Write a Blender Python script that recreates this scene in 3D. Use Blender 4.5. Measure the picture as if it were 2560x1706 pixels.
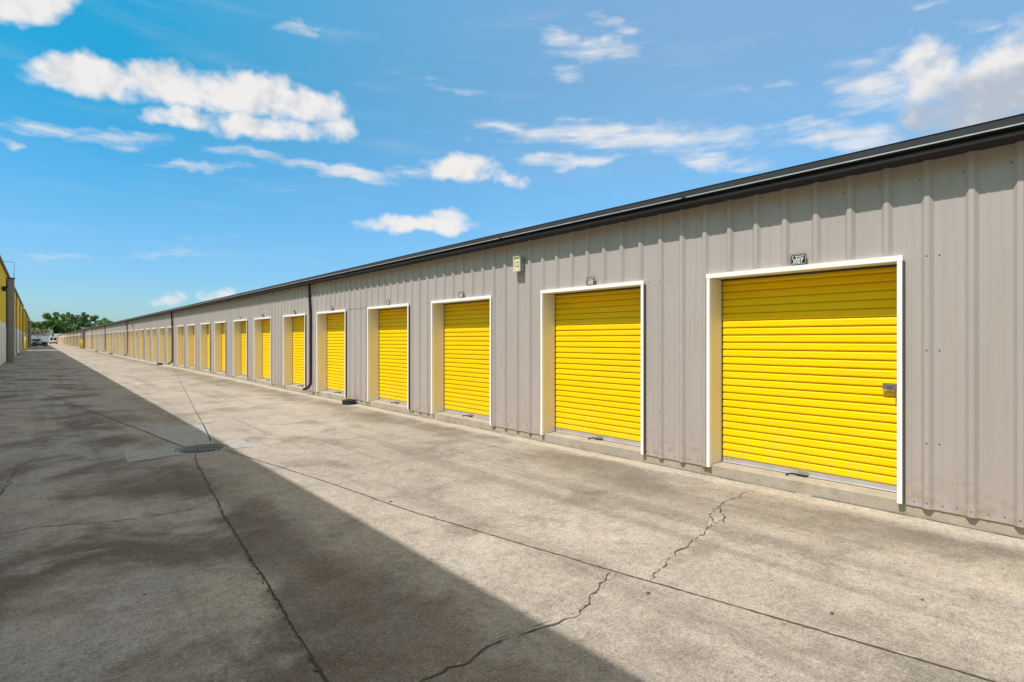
import bpy, bmesh, math, random
from math import radians as R, sin, cos, pi
from mathutils import Vector

random.seed(7)
sc = bpy.context.scene
for o in list(bpy.data.objects):
    bpy.data.objects.remove(o)
COL = sc.collection

# ------------------------------------------------------------------ camera
EYE = 1.6
YAW = math.atan(1182 / 1370)          # the wall runs along +y, the camera looks to its right
cam_d = bpy.data.cameras.new('camera')
cam = bpy.data.objects.new('camera', cam_d)
COL.objects.link(cam)
cam.location = (0, 0, EYE)
cam.rotation_euler = (pi / 2, 0, -YAW)
cam_d.sensor_width = 36
cam_d.lens = 36 * 1370 / 2560
cam_d.shift_y = -4.5 / 2560
cam_d.clip_start = 0.05
cam_d.clip_end = 6000
sc.camera = cam

# ------------------------------------------------------------------ light
SUN = Vector((-0.521, 0.02, 0.854)).normalized()
sd = bpy.data.lights.new('sun', 'SUN')
sd.energy = 2.95
sd.angle = R(0.53)
sd.color = (1.0, 0.93, 0.875)
sun = bpy.data.objects.new('sun', sd)
sun.rotation_euler = SUN.to_track_quat('Z', 'Y').to_euler()
sun.location = (-20, 0, 40)
COL.objects.link(sun)
sc.view_settings.view_transform = 'Standard'
sc.view_settings.look = 'None'
sc.view_settings.exposure = 0.6
sc.view_settings.gamma = 1
sc.view_settings.use_curve_mapping = False

# ------------------------------------------------------------------ sky
W = bpy.data.worlds.new('World')
sc.world = W
W.use_nodes = True
SKY_STRENGTH = 0.15
SKY_TINT = (1.9, 1.55, 1.25)          # the ramp below only scales down, so the zenith keeps this
SKY_LOW = [(.18, .31, .47), (.17, .34, .55), (.23, .46, .64), (.40, .61, .72), (.60, .78, .88), (1, .94, .90)]
FILL_VEIL = (4.0, 3.4, 2.95)
SUN_SIDE_FILL = (1.95, .86, .78)
SKY_SIDE = (.10, .76, .86)

def px_dir(px, py):
    """compass bearing and height (degrees) of something seen in that direction"""
    X = px - 1280; Z = 1370; Y = 848.5 - py
    wx = X * cos(YAW) + Z * sin(YAW); wy = -X * sin(YAW) + Z * cos(YAW)
    return math.degrees(math.atan2(wx, wy)), math.degrees(math.atan2(Y, math.hypot(X, Z)))

# clouds: centre x, y, half width, half height, slope, weight, kind (0 puffy, 1 streaky)
CLOUDS = [
 (60, 0, 150, 72, 0.0, 1.25, 0),
 (230, 190, 165, 62, 0.08, 1.3, 0), (420, 212, 190, 66, 0.1, 1.35, 0), (610, 232, 170, 68, 0.1, 1.4, 0),
 (760, 268, 135, 52, 0.1, 1.2, 0), (455, 292, 105, 32, 0.0, .95, 0), (650, 318, 175, 38, 0.05, 1.1, 0), (800, 322, 90, 32, 0.0, .8, 0),
 (120, 322, 210, 20, 0.09, .85, 1), (300, 350, 150, 28, 0.12, .9, 1),
 (520, 417, 130, 16, 0.02, .85, 1), (740, 405, 260, 20, 0.16, .8, 1), (890, 440, 150, 26, 0.12, .95, 1),
 (1155, 420, 112, 46, 0.0, 1.15, 0), (1255, 445, 75, 22, 0.1, .8, 0), (1030, 430, 90, 20, 0, .6, 1),
 (1040, 563, 175, 26, 0.0, 1.0, 0), (1110, 546, 75, 28, 0.0, 1.0, 0),
 (1545, 68, 75, 28, 0.1, .72, 1), (1480, 38, 45, 18, 0.0, .62, 1), (1500, 128, 150, 36, -0.05, .85, 1), (1410, 110, 80, 40, 0.3, .75, 1), (1420, 178, 60, 24, 0.0, .5, 1),
 (738, 72, 66, 24, 0.1, .62, 1), (1110, 218, 130, 12, 0.22, .36, 1),
 (1560, 345, 470, 44, 0.03, 1.0, 1), (1320, 325, 200, 14, 0.03, .9, 1), (1420, 405, 180, 26, -0.06, .95, 1), (1790, 402, 120, 34, 0.05, .95, 1), (2110, 348, 190, 54, 0.08, 1.0, 1), (1900, 420, 90, 22, 0, .55, 1),
 (1850, 216, 60, 18, 0.0, .5, 1), (1960, 210, 60, 14, 0.05, .45, 1),
 (2520, 210, 250, 130, -0.25, 1.5, 0), (2640, 120, 200, 130, -0.3, 1.4, 0), (2420, 300, 200, 90, 0, 1.1, 0), (2200, 225, 150, 110, 0.1, .9, 1), (2320, 200, 110, 110, 0, .9, 0), (2330, 10, 70, 14, 0, .5, 1),
 (2420, 65, 90, 18, 0, .45, 1),
 (540, 742, 60, 20, 0, .85, 0), (410, 752, 80, 18, 0, .6, 0), (220, 640, 110, 14, 0, .34, 1), (450, 628, 150, 16, -.05, .36, 1), (530, 592, 60, 12, 0, .34, 1),
 (20, 352, 40, 14, 0, .7, 0),
 # the rest of the sky, outside the photograph
 (3400, 300, 420, 110, 0.1, 1.2, 0), (3100, 60, 260, 60, 0.1, .8, 1), (-900, 260, 420, 90, 0.1, 1.2, 0), (-500, 480, 300, 40, 0.1, .8, 1),
]

def world_nodes():
    nt = W.node_tree; N = nt.nodes; L = nt.links
    N.clear()
    out = N.new('ShaderNodeOutputWorld')
    sky = N.new('ShaderNodeTexSky'); sky.sky_type = 'NISHITA'
    sky.sun_disc = False
    sky.sun_elevation = math.asin(SUN.z)
    sky.sun_rotation = math.atan2(SUN.x, SUN.y) % (2 * pi)
    sky.altitude = 0; sky.air_density = 1.0; sky.dust_density = 0.6; sky.ozone_density = 1.3
    tint = N.new('ShaderNodeVectorMath'); tint.operation = 'MULTIPLY'
    L.new(sky.outputs[0], tint.inputs[0]); tint.inputs[1].default_value = SKY_TINT
    tc = N.new('ShaderNodeTexCoord')
    # ---- density group
    g = bpy.data.node_groups.new('cloud_density', 'ShaderNodeTree')
    g.interface.new_socket('Vector', in_out='INPUT', socket_type='NodeSocketVector')
    g.interface.new_socket('Density', in_out='OUTPUT', socket_type='NodeSocketFloat')
    g.interface.new_socket('Shade', in_out='OUTPUT', socket_type='NodeSocketFloat')
    GN = g.nodes; GL = g.links
    gi = GN.new('NodeGroupInput'); go = GN.new('NodeGroupOutput')
    def m(op, a, b=None, c=None, clamp=False):
        n = GN.new('ShaderNodeMath'); n.operation = op; n.use_clamp = clamp
        for i, v in enumerate((a, b, c)):
            if v is None: continue
            if isinstance(v, (int, float)): n.inputs[i].default_value = v
            else: GL.new(v, n.inputs[i])
        return n.outputs[0]
    sep = GN.new('ShaderNodeSeparateXYZ'); GL.new(gi.outputs[0], sep.inputs[0])
    az = m('MULTIPLY', m('ARCTAN2', sep.outputs[0], sep.outputs[1]), 180 / pi)
    hyp = m('SQRT', m('ADD', m('MULTIPLY', sep.outputs[0], sep.outputs[0]), m('MULTIPLY', sep.outputs[1], sep.outputs[1])))
    el = m('MULTIPLY', m('ARCTAN2', sep.outputs[2], hyp), 180 / pi)
    def noise(sx, sy, scale, det, rough, off=0.0):
        cb = GN.new('ShaderNodeCombineXYZ')
        GL.new(m('MULTIPLY', az, sx), cb.inputs[0]); GL.new(m('MULTIPLY', el, sy), cb.inputs[1]); cb.inputs[2].default_value = off
        n = GN.new('ShaderNodeTexNoise'); n.inputs['Scale'].default_value = scale
        n.inputs['Detail'].default_value = det; n.inputs['Roughness'].default_value = rough
        GL.new(cb.outputs[0], n.inputs['Vector'])
        return n.outputs[0]
    # warp the coordinates so no outline is an ellipse
    w1 = m('MULTIPLY', m('SUBTRACT', noise(1, 1, .22, 3, .55, 3.1), .5), 5.0)
    w2 = m('MULTIPLY', m('SUBTRACT', noise(1, 1, .30, 3, .55, 9.7), .5), 2.4)
    azw = m('ADD', az, w1); elw = m('ADD', el, w2)
    fields = [None, None]
    for (x, y, rx, ry, sl, wt, kind) in CLOUDS:
        if x < -200 or x > 2900:
            a0, e0 = (48 + (x - 1280) * .035, (848 - y) * .035); rxa = rx * .035; rya = ry * .035
        else:
            a0, e0 = px_dir(x, y)
            xl, xr = px_dir(x - rx, y), px_dir(x + rx, y)
            yt, yb = px_dir(x, y - ry), px_dir(x, y + ry)
            rxa = (xr[0] - xl[0]) / 2; rya = (yt[1] - yb[1]) / 2
            sl = -((xr[1] - xl[1]) / (2 * rxa)) + sl * (ry / ry)
        da = m('SUBTRACT', azw, a0)
        de = m('ADD', m('SUBTRACT', elw, e0), m('MULTIPLY', da, sl))
        q1 = m('POWER', m('MULTIPLY', m('ABSOLUTE', da), 1 / rxa), 2.0)
        q2 = m('POWER', m('MULTIPLY', m('ABSOLUTE', de), 1 / rya), 2.0)
        v = m('MULTIPLY', m('SUBTRACT', 1.0, m('ADD', q1, q2)), wt)
        v = m('MAXIMUM', v, -1.0)
        fields[kind] = v if fields[kind] is None else m('MAXIMUM', fields[kind], v)
    puff = noise(1, 1.25, .42, 7, .52, 1.3)
    strk = noise(.36, 2.0, .5, 6, .58, 5.9)
    d0 = m('ADD', fields[0], m('MULTIPLY', m('SUBTRACT', puff, .455), 2.3))
    d1 = m('ADD', m('MULTIPLY', fields[1], 1.0), m('MULTIPLY', m('SUBTRACT', strk, .50), 2.6))
    a0_ = m('MULTIPLY', d0, .8, clamp=True)
    a1_ = m('MULTIPLY', m('MULTIPLY', d1, .8, clamp=True), .74)
    hz = m('MULTIPLY', m('MULTIPLY', m('SUBTRACT', noise(.16, 1.1, .5, 5, .6, 12.3), .47), 2.6, clamp=True), .30)
    GL.new(m('MAXIMUM', m('MAXIMUM', a0_, a1_), hz), go.inputs[0])
    # relief: compare the billows with themselves a little nearer the sun; thick undersides go grey
    cbx = GN.new('ShaderNodeCombineXYZ'); GL.new(m('ADD', az, -.9), cbx.inputs[0]); GL.new(m('MULTIPLY', m('ADD', el, 1.1), 1.25), cbx.inputs[1]); cbx.inputs[2].default_value = 1.3
    nz = GN.new('ShaderNodeTexNoise'); nz.inputs['Scale'].default_value = .42; nz.inputs['Detail'].default_value = 4; nz.inputs['Roughness'].default_value = .45
    GL.new(cbx.outputs[0], nz.inputs['Vector'])
    rel = m('MULTIPLY', m('SUBTRACT', nz.outputs[0], m('ADD', puff, .03)), 1.7)
    core = m('MULTIPLY', m('SUBTRACT', fields[0], .6), .25)
    # the big bank at the right is backlit and grey beneath
    a1c, e1c = px_dir(2450, 320)
    bank = m('SUBTRACT', 1.0, m('ADD', m('POWER', m('MULTIPLY', m('ABSOLUTE', m('SUBTRACT', azw, a1c)), 1 / 7.0), 2.0), m('POWER', m('MULTIPLY', m('ABSOLUTE', m('SUBTRACT', elw, e1c)), 1 / 4.6), 2.0)))
    bank = m('MULTIPLY', m('ADD', bank, m('MULTIPLY', m('SUBTRACT', puff, .5), 2.2)), 1.6, clamp=True)
    GL.new(m('ADD', m('ADD', rel, m('MAXIMUM', core, 0.0)), bank, clamp=True), go.inputs[1])
    gn = N.new('ShaderNodeGroup'); gn.node_tree = g
    L.new(tc.outputs['Generated'], gn.inputs[0])
    cc = N.new('ShaderNodeMix'); cc.data_type = 'RGBA'
    L.new(gn.outputs[1], cc.inputs[0])
    cc.inputs[6].default_value = (4.0, 3.85, 3.75, 1); cc.inputs[7].default_value = (2.15, 2.35, 2.7, 1)
    sm = N.new('ShaderNodeMapRange'); sm.interpolation_type = 'SMOOTHSTEP'
    L.new(gn.outputs[0], sm.inputs[0]); sm.inputs[1].default_value = 0.0; sm.inputs[2].default_value = 1.0; sm.inputs[4].default_value = .96
    # air colour by height above the horizon and by side of the sky
    sp = N.new('ShaderNodeSeparateXYZ'); L.new(tc.outputs['Generated'], sp.inputs[0])
    rp = N.new('ShaderNodeValToRGB'); L.new(sp.outputs[2], rp.inputs[0])
    E_ = rp.color_ramp.elements
    stops = [(0.0, SKY_LOW[0]), (.10, SKY_LOW[1]), (.24, SKY_LOW[2]), (.42, SKY_LOW[3]), (.58, SKY_LOW[4]), (.80, SKY_LOW[5])]
    for i, (p_, c_) in enumerate(stops):
        e = E_[i] if i < 2 else E_.new(p_)
        e.position = p_; e.color = (*c_, 1)
    dt = N.new('ShaderNodeVectorMath'); dt.operation = 'DOT_PRODUCT'; L.new(tc.outputs['Generated'], dt.inputs[0]); dt.inputs[1].default_value = (sin(R(80)), cos(R(80)), 0)
    hr = N.new('ShaderNodeMapRange'); L.new(dt.outputs['Value'], hr.inputs[0]); hr.inputs[1].default_value = .25; hr.inputs[2].default_value = .85
    hv = N.new('ShaderNodeMapRange'); hv.interpolation_type = 'SMOOTHSTEP'; L.new(sp.outputs[2], hv.inputs[0]); hv.inputs[1].default_value = .05; hv.inputs[2].default_value = .4; hv.inputs[3].default_value = 0; hv.inputs[4].default_value = 1
    iv = N.new('ShaderNodeMath'); iv.operation = 'SUBTRACT'; iv.inputs[0].default_value = 1; L.new(hr.outputs[0], iv.inputs[1])
    am = N.new('ShaderNodeMath'); am.operation = 'MULTIPLY'; L.new(iv.outputs[0], am.inputs[0]); L.new(hv.outputs[0], am.inputs[1])
    sd_ = N.new('ShaderNodeMix'); sd_.data_type = 'RGBA'; L.new(am.outputs[0], sd_.inputs[0]); sd_.inputs[6].default_value = (1, 1, 1, 1); sd_.inputs[7].default_value = (*SKY_SIDE, 1)
    # unseen sun-side sky, reddened and boosted as added fill for the shade
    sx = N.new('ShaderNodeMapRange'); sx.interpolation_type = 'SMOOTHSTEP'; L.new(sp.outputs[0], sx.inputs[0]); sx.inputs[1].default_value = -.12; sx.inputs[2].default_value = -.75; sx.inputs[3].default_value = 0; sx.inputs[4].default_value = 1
    sw = N.new('ShaderNodeMix'); sw.data_type = 'RGBA'; L.new(sx.outputs[0], sw.inputs[0]); L.new(rp.outputs[0], sw.inputs[6]); sw.inputs[7].default_value = (*SUN_SIDE_FILL, 1)
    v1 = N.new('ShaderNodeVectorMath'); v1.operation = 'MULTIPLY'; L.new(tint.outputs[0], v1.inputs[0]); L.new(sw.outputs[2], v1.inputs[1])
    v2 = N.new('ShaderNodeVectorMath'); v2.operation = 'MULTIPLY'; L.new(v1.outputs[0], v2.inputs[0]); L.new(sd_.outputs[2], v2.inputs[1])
    mix = N.new('ShaderNodeMix'); mix.data_type = 'RGBA'
    L.new(sm.outputs[0], mix.inputs[0]); L.new(v2.outputs[0], mix.inputs[6]); L.new(cc.outputs[2], mix.inputs[7])
    # unseen broken veil of warm cloud, added overhead to brighten the shade
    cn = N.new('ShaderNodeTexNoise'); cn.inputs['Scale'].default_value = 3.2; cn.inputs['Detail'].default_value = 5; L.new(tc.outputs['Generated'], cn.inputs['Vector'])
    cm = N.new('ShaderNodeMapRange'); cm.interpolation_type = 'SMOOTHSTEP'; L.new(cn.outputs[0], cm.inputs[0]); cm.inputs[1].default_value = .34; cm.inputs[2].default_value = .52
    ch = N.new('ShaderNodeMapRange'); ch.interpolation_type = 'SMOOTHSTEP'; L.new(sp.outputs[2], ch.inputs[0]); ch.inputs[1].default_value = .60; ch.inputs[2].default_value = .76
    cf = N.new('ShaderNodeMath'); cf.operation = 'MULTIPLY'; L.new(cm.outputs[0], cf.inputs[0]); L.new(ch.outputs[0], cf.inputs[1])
    mix2 = N.new('ShaderNodeMix'); mix2.data_type = 'RGBA'; L.new(cf.outputs[0], mix2.inputs[0]); L.new(mix.outputs[2], mix2.inputs[6]); mix2.inputs[7].default_value = (*FILL_VEIL, 1)
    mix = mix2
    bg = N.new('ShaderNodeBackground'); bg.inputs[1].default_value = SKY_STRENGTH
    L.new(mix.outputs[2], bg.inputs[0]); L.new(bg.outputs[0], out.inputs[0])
world_nodes()

# ------------------------------------------------------------------ materials
def new_mat(name, color, rough=.6, metal=0.0, var=0.0, vscale=2.0, bump=0.0, bscale=30.0, stretch=(1, 1, 1), dirt=None, spec=.5):
    m = bpy.data.materials.new(name); m.use_nodes = True
    nt = m.node_tree; N = nt.nodes; L = nt.links
    b = N['Principled BSDF']
    b.inputs['Roughness'].default_value = rough; b.inputs['Metallic'].default_value = metal
    b.inputs['Specular IOR Level'].default_value = spec
    b.inputs['Base Color'].default_value = (*color, 1)
    tc = N.new('ShaderNodeTexCoord'); mp = N.new('ShaderNodeMapping')
    mp.inputs['Scale'].default_value = stretch
    L.new(tc.outputs['Object'], mp.inputs[0])
    if var:
        n = N.new('ShaderNodeTexNoise'); n.inputs['Scale'].default_value = vscale; n.inputs['Detail'].default_value = 6; n.inputs['Roughness'].default_value = .6
        L.new(mp.outputs[0], n.inputs['Vector'])
        r = N.new('ShaderNodeMapRange'); L.new(n.outputs[0], r.inputs[0])
        r.inputs[1].default_value = .3; r.inputs[2].default_value = .7; r.inputs[3].default_value = 1 - var; r.inputs[4].default_value = 1 + var * .6
        vm = N.new('ShaderNodeVectorMath'); vm.operation = 'SCALE'; vm.inputs[0].default_value = color
        L.new(r.outputs[0], vm.inputs['Scale'])
        L.new(vm.outputs[0], b.inputs['Base Color'])
        if dirt:
            n2 = N.new('ShaderNodeTexNoise'); n2.inputs['Scale'].default_value = dirt[1]; n2.inputs['Detail'].default_value = 8; n2.inputs['Roughness'].default_value = .7
            L.new(mp.outputs[0], n2.inputs['Vector'])
            r2 = N.new('ShaderNodeMapRange'); L.new(n2.outputs[0], r2.inputs[0])
            r2.inputs[1].default_value = .52; r2.inputs[2].default_value = .72; r2.inputs[4].default_value = dirt[2]
            mx = N.new('ShaderNodeMix'); mx.data_type = 'RGBA'
            L.new(r2.outputs[0], mx.inputs[0]); L.new(vm.outputs[0], mx.inputs[6]); mx.inputs[7].default_value = (*dirt[0], 1)
            L.new(mx.outputs[2], b.inputs['Base Color'])
    if bump:
        n = N.new('ShaderNodeTexNoise'); n.inputs['Scale'].default_value = bscale; n.inputs['Detail'].default_value = 4
        L.new(mp.outputs[0], n.inputs['Vector'])
        bp = N.new('ShaderNodeBump'); bp.inputs['Strength'].default_value = bump; bp.inputs['Distance'].default_value = .01
        L.new(n.outputs[0], bp.inputs['Height']); L.new(bp.outputs[0], b.inputs['Normal'])
    return m

M = {}
M['taupe'] = new_mat('taupe_painted_steel', (.455, .410, .390), .42, var=.07, vscale=1.3, stretch=(1, 1, .25), bump=.12, bscale=3.5, dirt=((.33, .29, .24), 2.2, .18))
M['yellow'] = new_mat('yellow_painted_steel', (.99, .665, .0), .42, spec=.18, var=.05, vscale=3, stretch=(1, .4, 2.5), bump=.08, bscale=9, dirt=((.62, .38, .01), 4, .22))
def weather_wall(m):
    nt = m.node_tree; N = nt.nodes; L = nt.links; b = N['Principled BSDF']
    src = b.inputs['Base Color'].links[0].from_socket
    tc = N.new('ShaderNodeTexCoord'); sp = N.new('ShaderNodeSeparateXYZ'); L.new(tc.outputs['Object'], sp.inputs[0])
    mp = N.new('ShaderNodeMapping'); mp.inputs['Scale'].default_value = (1, 9, .22); L.new(tc.outputs['Object'], mp.inputs[0])
    n = N.new('ShaderNodeTexNoise'); n.inputs['Scale'].default_value = 1.6; n.inputs['Detail'].default_value = 7; n.inputs['Roughness'].default_value = .65; L.new(mp.outputs[0], n.inputs['Vector'])
    r = N.new('ShaderNodeMapRange'); L.new(n.outputs[0], r.inputs[0]); r.inputs[1].default_value = .54; r.inputs[2].default_value = .74; r.inputs[4].default_value = .38
    mx = N.new('ShaderNodeMix'); mx.data_type = 'RGBA'; L.new(r.outputs[0], mx.inputs[0]); L.new(src, mx.inputs[6]); mx.inputs[7].default_value = (.36, .31, .26, 1)
    n2 = N.new('ShaderNodeTexNoise'); n2.inputs['Scale'].default_value = 14; n2.inputs['Detail'].default_value = 6; L.new(tc.outputs['Object'], n2.inputs['Vector'])
    h = N.new('ShaderNodeMapRange'); h.interpolation_type = 'SMOOTHSTEP'; L.new(sp.outputs[2], h.inputs[0]); h.inputs[1].default_value = .62; h.inputs[2].default_value = .1; h.inputs[3].default_value = 0; h.inputs[4].default_value = .8
    k = N.new('ShaderNodeMath'); k.operation = 'MULTIPLY'; L.new(h.outputs[0], k.inputs[0])
    r2 = N.new('ShaderNodeMapRange'); L.new(n2.outputs[0], r2.inputs[0]); r2.inputs[1].default_value = .45; r2.inputs[2].default_value = .7; L.new(r2.outputs[0], k.inputs[1])
    mx2 = N.new('ShaderNodeMix'); mx2.data_type = 'RGBA'; L.new(k.outputs[0], mx2.inputs[0]); L.new(mx.outputs[2], mx2.inputs[6]); mx2.inputs[7].default_value = (.34, .28, .21, 1)
    L.new(mx2.outputs[2], b.inputs['Base Color'])
weather_wall(M['taupe'])
def weather_door(m):
    nt = m.node_tree; N = nt.nodes; L = nt.links; b = N['Principled BSDF']
    src = b.inputs['Base Color'].links[0].from_socket
    oi = N.new('ShaderNodeObjectInfo'); hs = N.new('ShaderNodeHueSaturation'); L.new(src, hs.inputs['Color'])
    r = N.new('ShaderNodeMapRange'); L.new(oi.outputs['Random'], r.inputs[0]); r.inputs[3].default_value = .90; r.inputs[4].default_value = 1.02; L.new(r.outputs[0], hs.inputs['Value'])
    tc = N.new('ShaderNodeTexCoord'); sp = N.new('ShaderNodeSeparateXYZ'); L.new(tc.outputs['Object'], sp.inputs[0])
    mp = N.new('ShaderNodeMapping'); mp.inputs['Scale'].default_value = (1, 3, .6); L.new(tc.outputs['Object'], mp.inputs[0])
    n = N.new('ShaderNodeTexNoise'); n.inputs['Scale'].default_value = 5; n.inputs['Detail'].default_value = 7; n.inputs['Roughness'].default_value = .7; L.new(mp.outputs[0], n.inputs['Vector'])
    h = N.new('ShaderNodeMapRange'); h.interpolation_type = 'SMOOTHSTEP'; L.new(sp.outputs[2], h.inputs[0]); h.inputs[1].default_value = .75; h.inputs[2].default_value = .18; h.inputs[3].default_value = .1; h.inputs[4].default_value = .55
    r2 = N.new('ShaderNodeMapRange'); L.new(n.outputs[0], r2.inputs[0]); r2.inputs[1].default_value = .48; r2.inputs[2].default_value = .72
    k = N.new('ShaderNodeMath'); k.operation = 'MULTIPLY'; L.new(h.outputs[0], k.inputs[0]); L.new(r2.outputs[0], k.inputs[1])
    mx = N.new('ShaderNodeMix'); mx.data_type = 'RGBA'; L.new(k.outputs[0], mx.inputs[0]); L.new(hs.outputs[0], mx.inputs[6]); mx.inputs[7].default_value = (.58, .42, .16, 1)
    L.new(mx.outputs[2], b.inputs['Base Color'])
weather_door(M['yellow'])
M['white'] = new_mat('white_trim_paint', (.95, .945, .93), .4, var=.03, vscale=4, dirt=((.62, .57, .5), 6, .15))
M['cream'] = new_mat('cream_jamb_paint', (.86, .78, .62), .5, var=.05, vscale=2)
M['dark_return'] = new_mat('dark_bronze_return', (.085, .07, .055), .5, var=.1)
M['alu'] = new_mat('aluminium_bar', (.62, .61, .62), .38, .55, var=.12, vscale=6, bump=.05)
M['steel'] = new_mat('bright_steel', (.62, .58, .52), .25, .9, var=.15, vscale=20)
M['brass'] = new_mat('brass_lock', (.6, .42, .16), .3, .9)
M['gutter'] = new_mat('charcoal_gutter_paint', (.030, .030, .033), .5, var=.15, vscale=2, spec=.15, bump=.1, bscale=2)
M['gutter_lip'] = new_mat('gutter_lip_glint', (.60, .61, .62), .35, .4, var=.2, vscale=8)  # pale colour paints in the bright reflection along the lip
M['roof_edge'] = new_mat('grey_roof_flashing', (.05, .052, .06), .35, .1, var=.15, vscale=2, bump=.15, bscale=2)
M['brown'] = new_mat('brown_downspout_paint', (.028, .021, .018), .45, var=.15, vscale=3)
M['black'] = new_mat('black_rubber', (.018, .017, .016), .6, var=.2, vscale=10)
M['blackgloss'] = new_mat('black_plate_paint', (.022, .022, .024), .35)
M['lettering'] = new_mat('white_lettering', (.82, .82, .8), .5)
M['sign_cream'] = new_mat('cream_sign_plastic', (.74, .69, .50), .4, var=.05)
M['sign_panel'] = new_mat('pale_yellow_sign_panel', (.82, .78, .52), .3, var=.03)
M['sign_side'] = new_mat('olive_grey_sign_housing', (.34, .32, .27), .5)
M['ink'] = new_mat('dark_numeral_paint', (.06, .055, .03), .5)
M['iron'] = new_mat('cast_iron', (.30, .285, .26), .6, .3, var=.3, vscale=20)
M['pit'] = new_mat('drain_pit', (.004, .004, .004), 1, spec=0)
M['joint'] = new_mat('joint_filler', (.095, .08, .06), .95, var=.35, vscale=9)
M['moss'] = new_mat('mossy_joint', (.062, .056, .032), .95, var=.4, vscale=14)
M['crack'] = new_mat('crack_dirt', (.085, .073, .055), .95, var=.3, vscale=15)
M['crack_edge'] = new_mat('chipped_concrete_edge', (.40, .36, .29), .9, var=.2, vscale=15)
M['patch'] = new_mat('new_concrete', (.36, .355, .335), .8, var=.25, vscale=9, bump=.3, bscale=60, dirt=((.22, .205, .18), 5, .5))
M['stone'] = new_mat('foundation_concrete', (.43, .385, .315), .85, var=.16, vscale=3, bump=.5, bscale=45, dirt=((.20, .17, .12), 7, .55))
M['interior'] = new_mat('interior_dark', (.1, .1, .1), .9)
M['roof'] = new_mat('galvalume_roof', (.42, .42, .42), .4, .5, var=.1)
M['lyellow'] = new_mat('ochre_yellow_steel', (.95, .60, .01), .5, var=.08, vscale=1, stretch=(1, 1, .3))
M['lwhite'] = new_mat('offwhite_steel', (.92, .85, .70), .5, var=.05, vscale=1, stretch=(1, 1, .3), dirt=((.6, .5, .34), 3, .3))
M['pier'] = new_mat('grey_brown_pier_steel', (.31, .265, .235), .5, var=.1, vscale=1)
M['bollard'] = new_mat('yellow_bollard_paint', (.85, .62, .03), .4, var=.1, vscale=5)
M['redroof'] = new_mat('rusty_roof_edge', (.14, .07, .05), .6, var=.2)
M['bluewhite'] = new_mat('pale_siding', (.68, .72, .75), .6, var=.05)
M['shingle'] = new_mat('grey_shingle', (.24, .26, .25), .8, var=.2, vscale=4)
M['glass'] = new_mat('dark_window_glass', (.02, .03, .03), .08, spec=.8)
M['vwhite'] = new_mat('white_vehicle_paint', (.80, .80, .78), .25)
M['vblack'] = new_mat('black_vehicle_plastic', (.02, .022, .025), .4)
M['vgrey'] = new_mat('grey_vehicle_panel', (.13, .135, .13), .4)
M['navy'] = new_mat('navy_seat_vinyl', (.035, .035, .06), .5)
M['bark'] = new_mat('bark', (.12, .095, .07), .9, var=.3, vscale=6)
M['pole'] = new_mat('grey_metal_pipe', (.32, .34, .36), .4, .5)
M['brickwall'] = new_mat('tan_block_wall', (.4, .33, .26), .9, var=.1)

def leaf_mat(name, c1, c2):
    m = bpy.data.materials.new(name); m.use_nodes = True
    nt = m.node_tree; N = nt.nodes; L = nt.links; b = N['Principled BSDF']
    tc = N.new('ShaderNodeTexCoord'); n = N.new('ShaderNodeTexNoise'); n.inputs['Scale'].default_value = .45; n.inputs['Detail'].default_value = 5
    L.new(tc.outputs['Object'], n.inputs['Vector'])
    r = N.new('ShaderNodeMapRange'); L.new(n.outputs[0], r.inputs[0]); r.inputs[1].default_value = .38; r.inputs[2].default_value = .62
    mx = N.new('ShaderNodeMix'); mx.data_type = 'RGBA'; L.new(r.outputs[0], mx.inputs[0])
    mx.inputs[6].default_value = (*c1, 1); mx.inputs[7].default_value = (*c2, 1)
    L.new(mx.outputs[2], b.inputs['Base Color']); b.inputs['Roughness'].default_value = .65
    b.inputs['Specular IOR Level'].default_value = .25
    return m
M['leaf'] = leaf_mat('oak_leaves', (.07, .15, .028), (.24, .40, .07))
M['leaf2'] = leaf_mat('far_leaves', (.08, .16, .06), (.20, .33, .12))
M['blossom'] = leaf_mat('pale_blossom_leaves', (.52, .52, .36), (.16, .17, .09))

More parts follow.
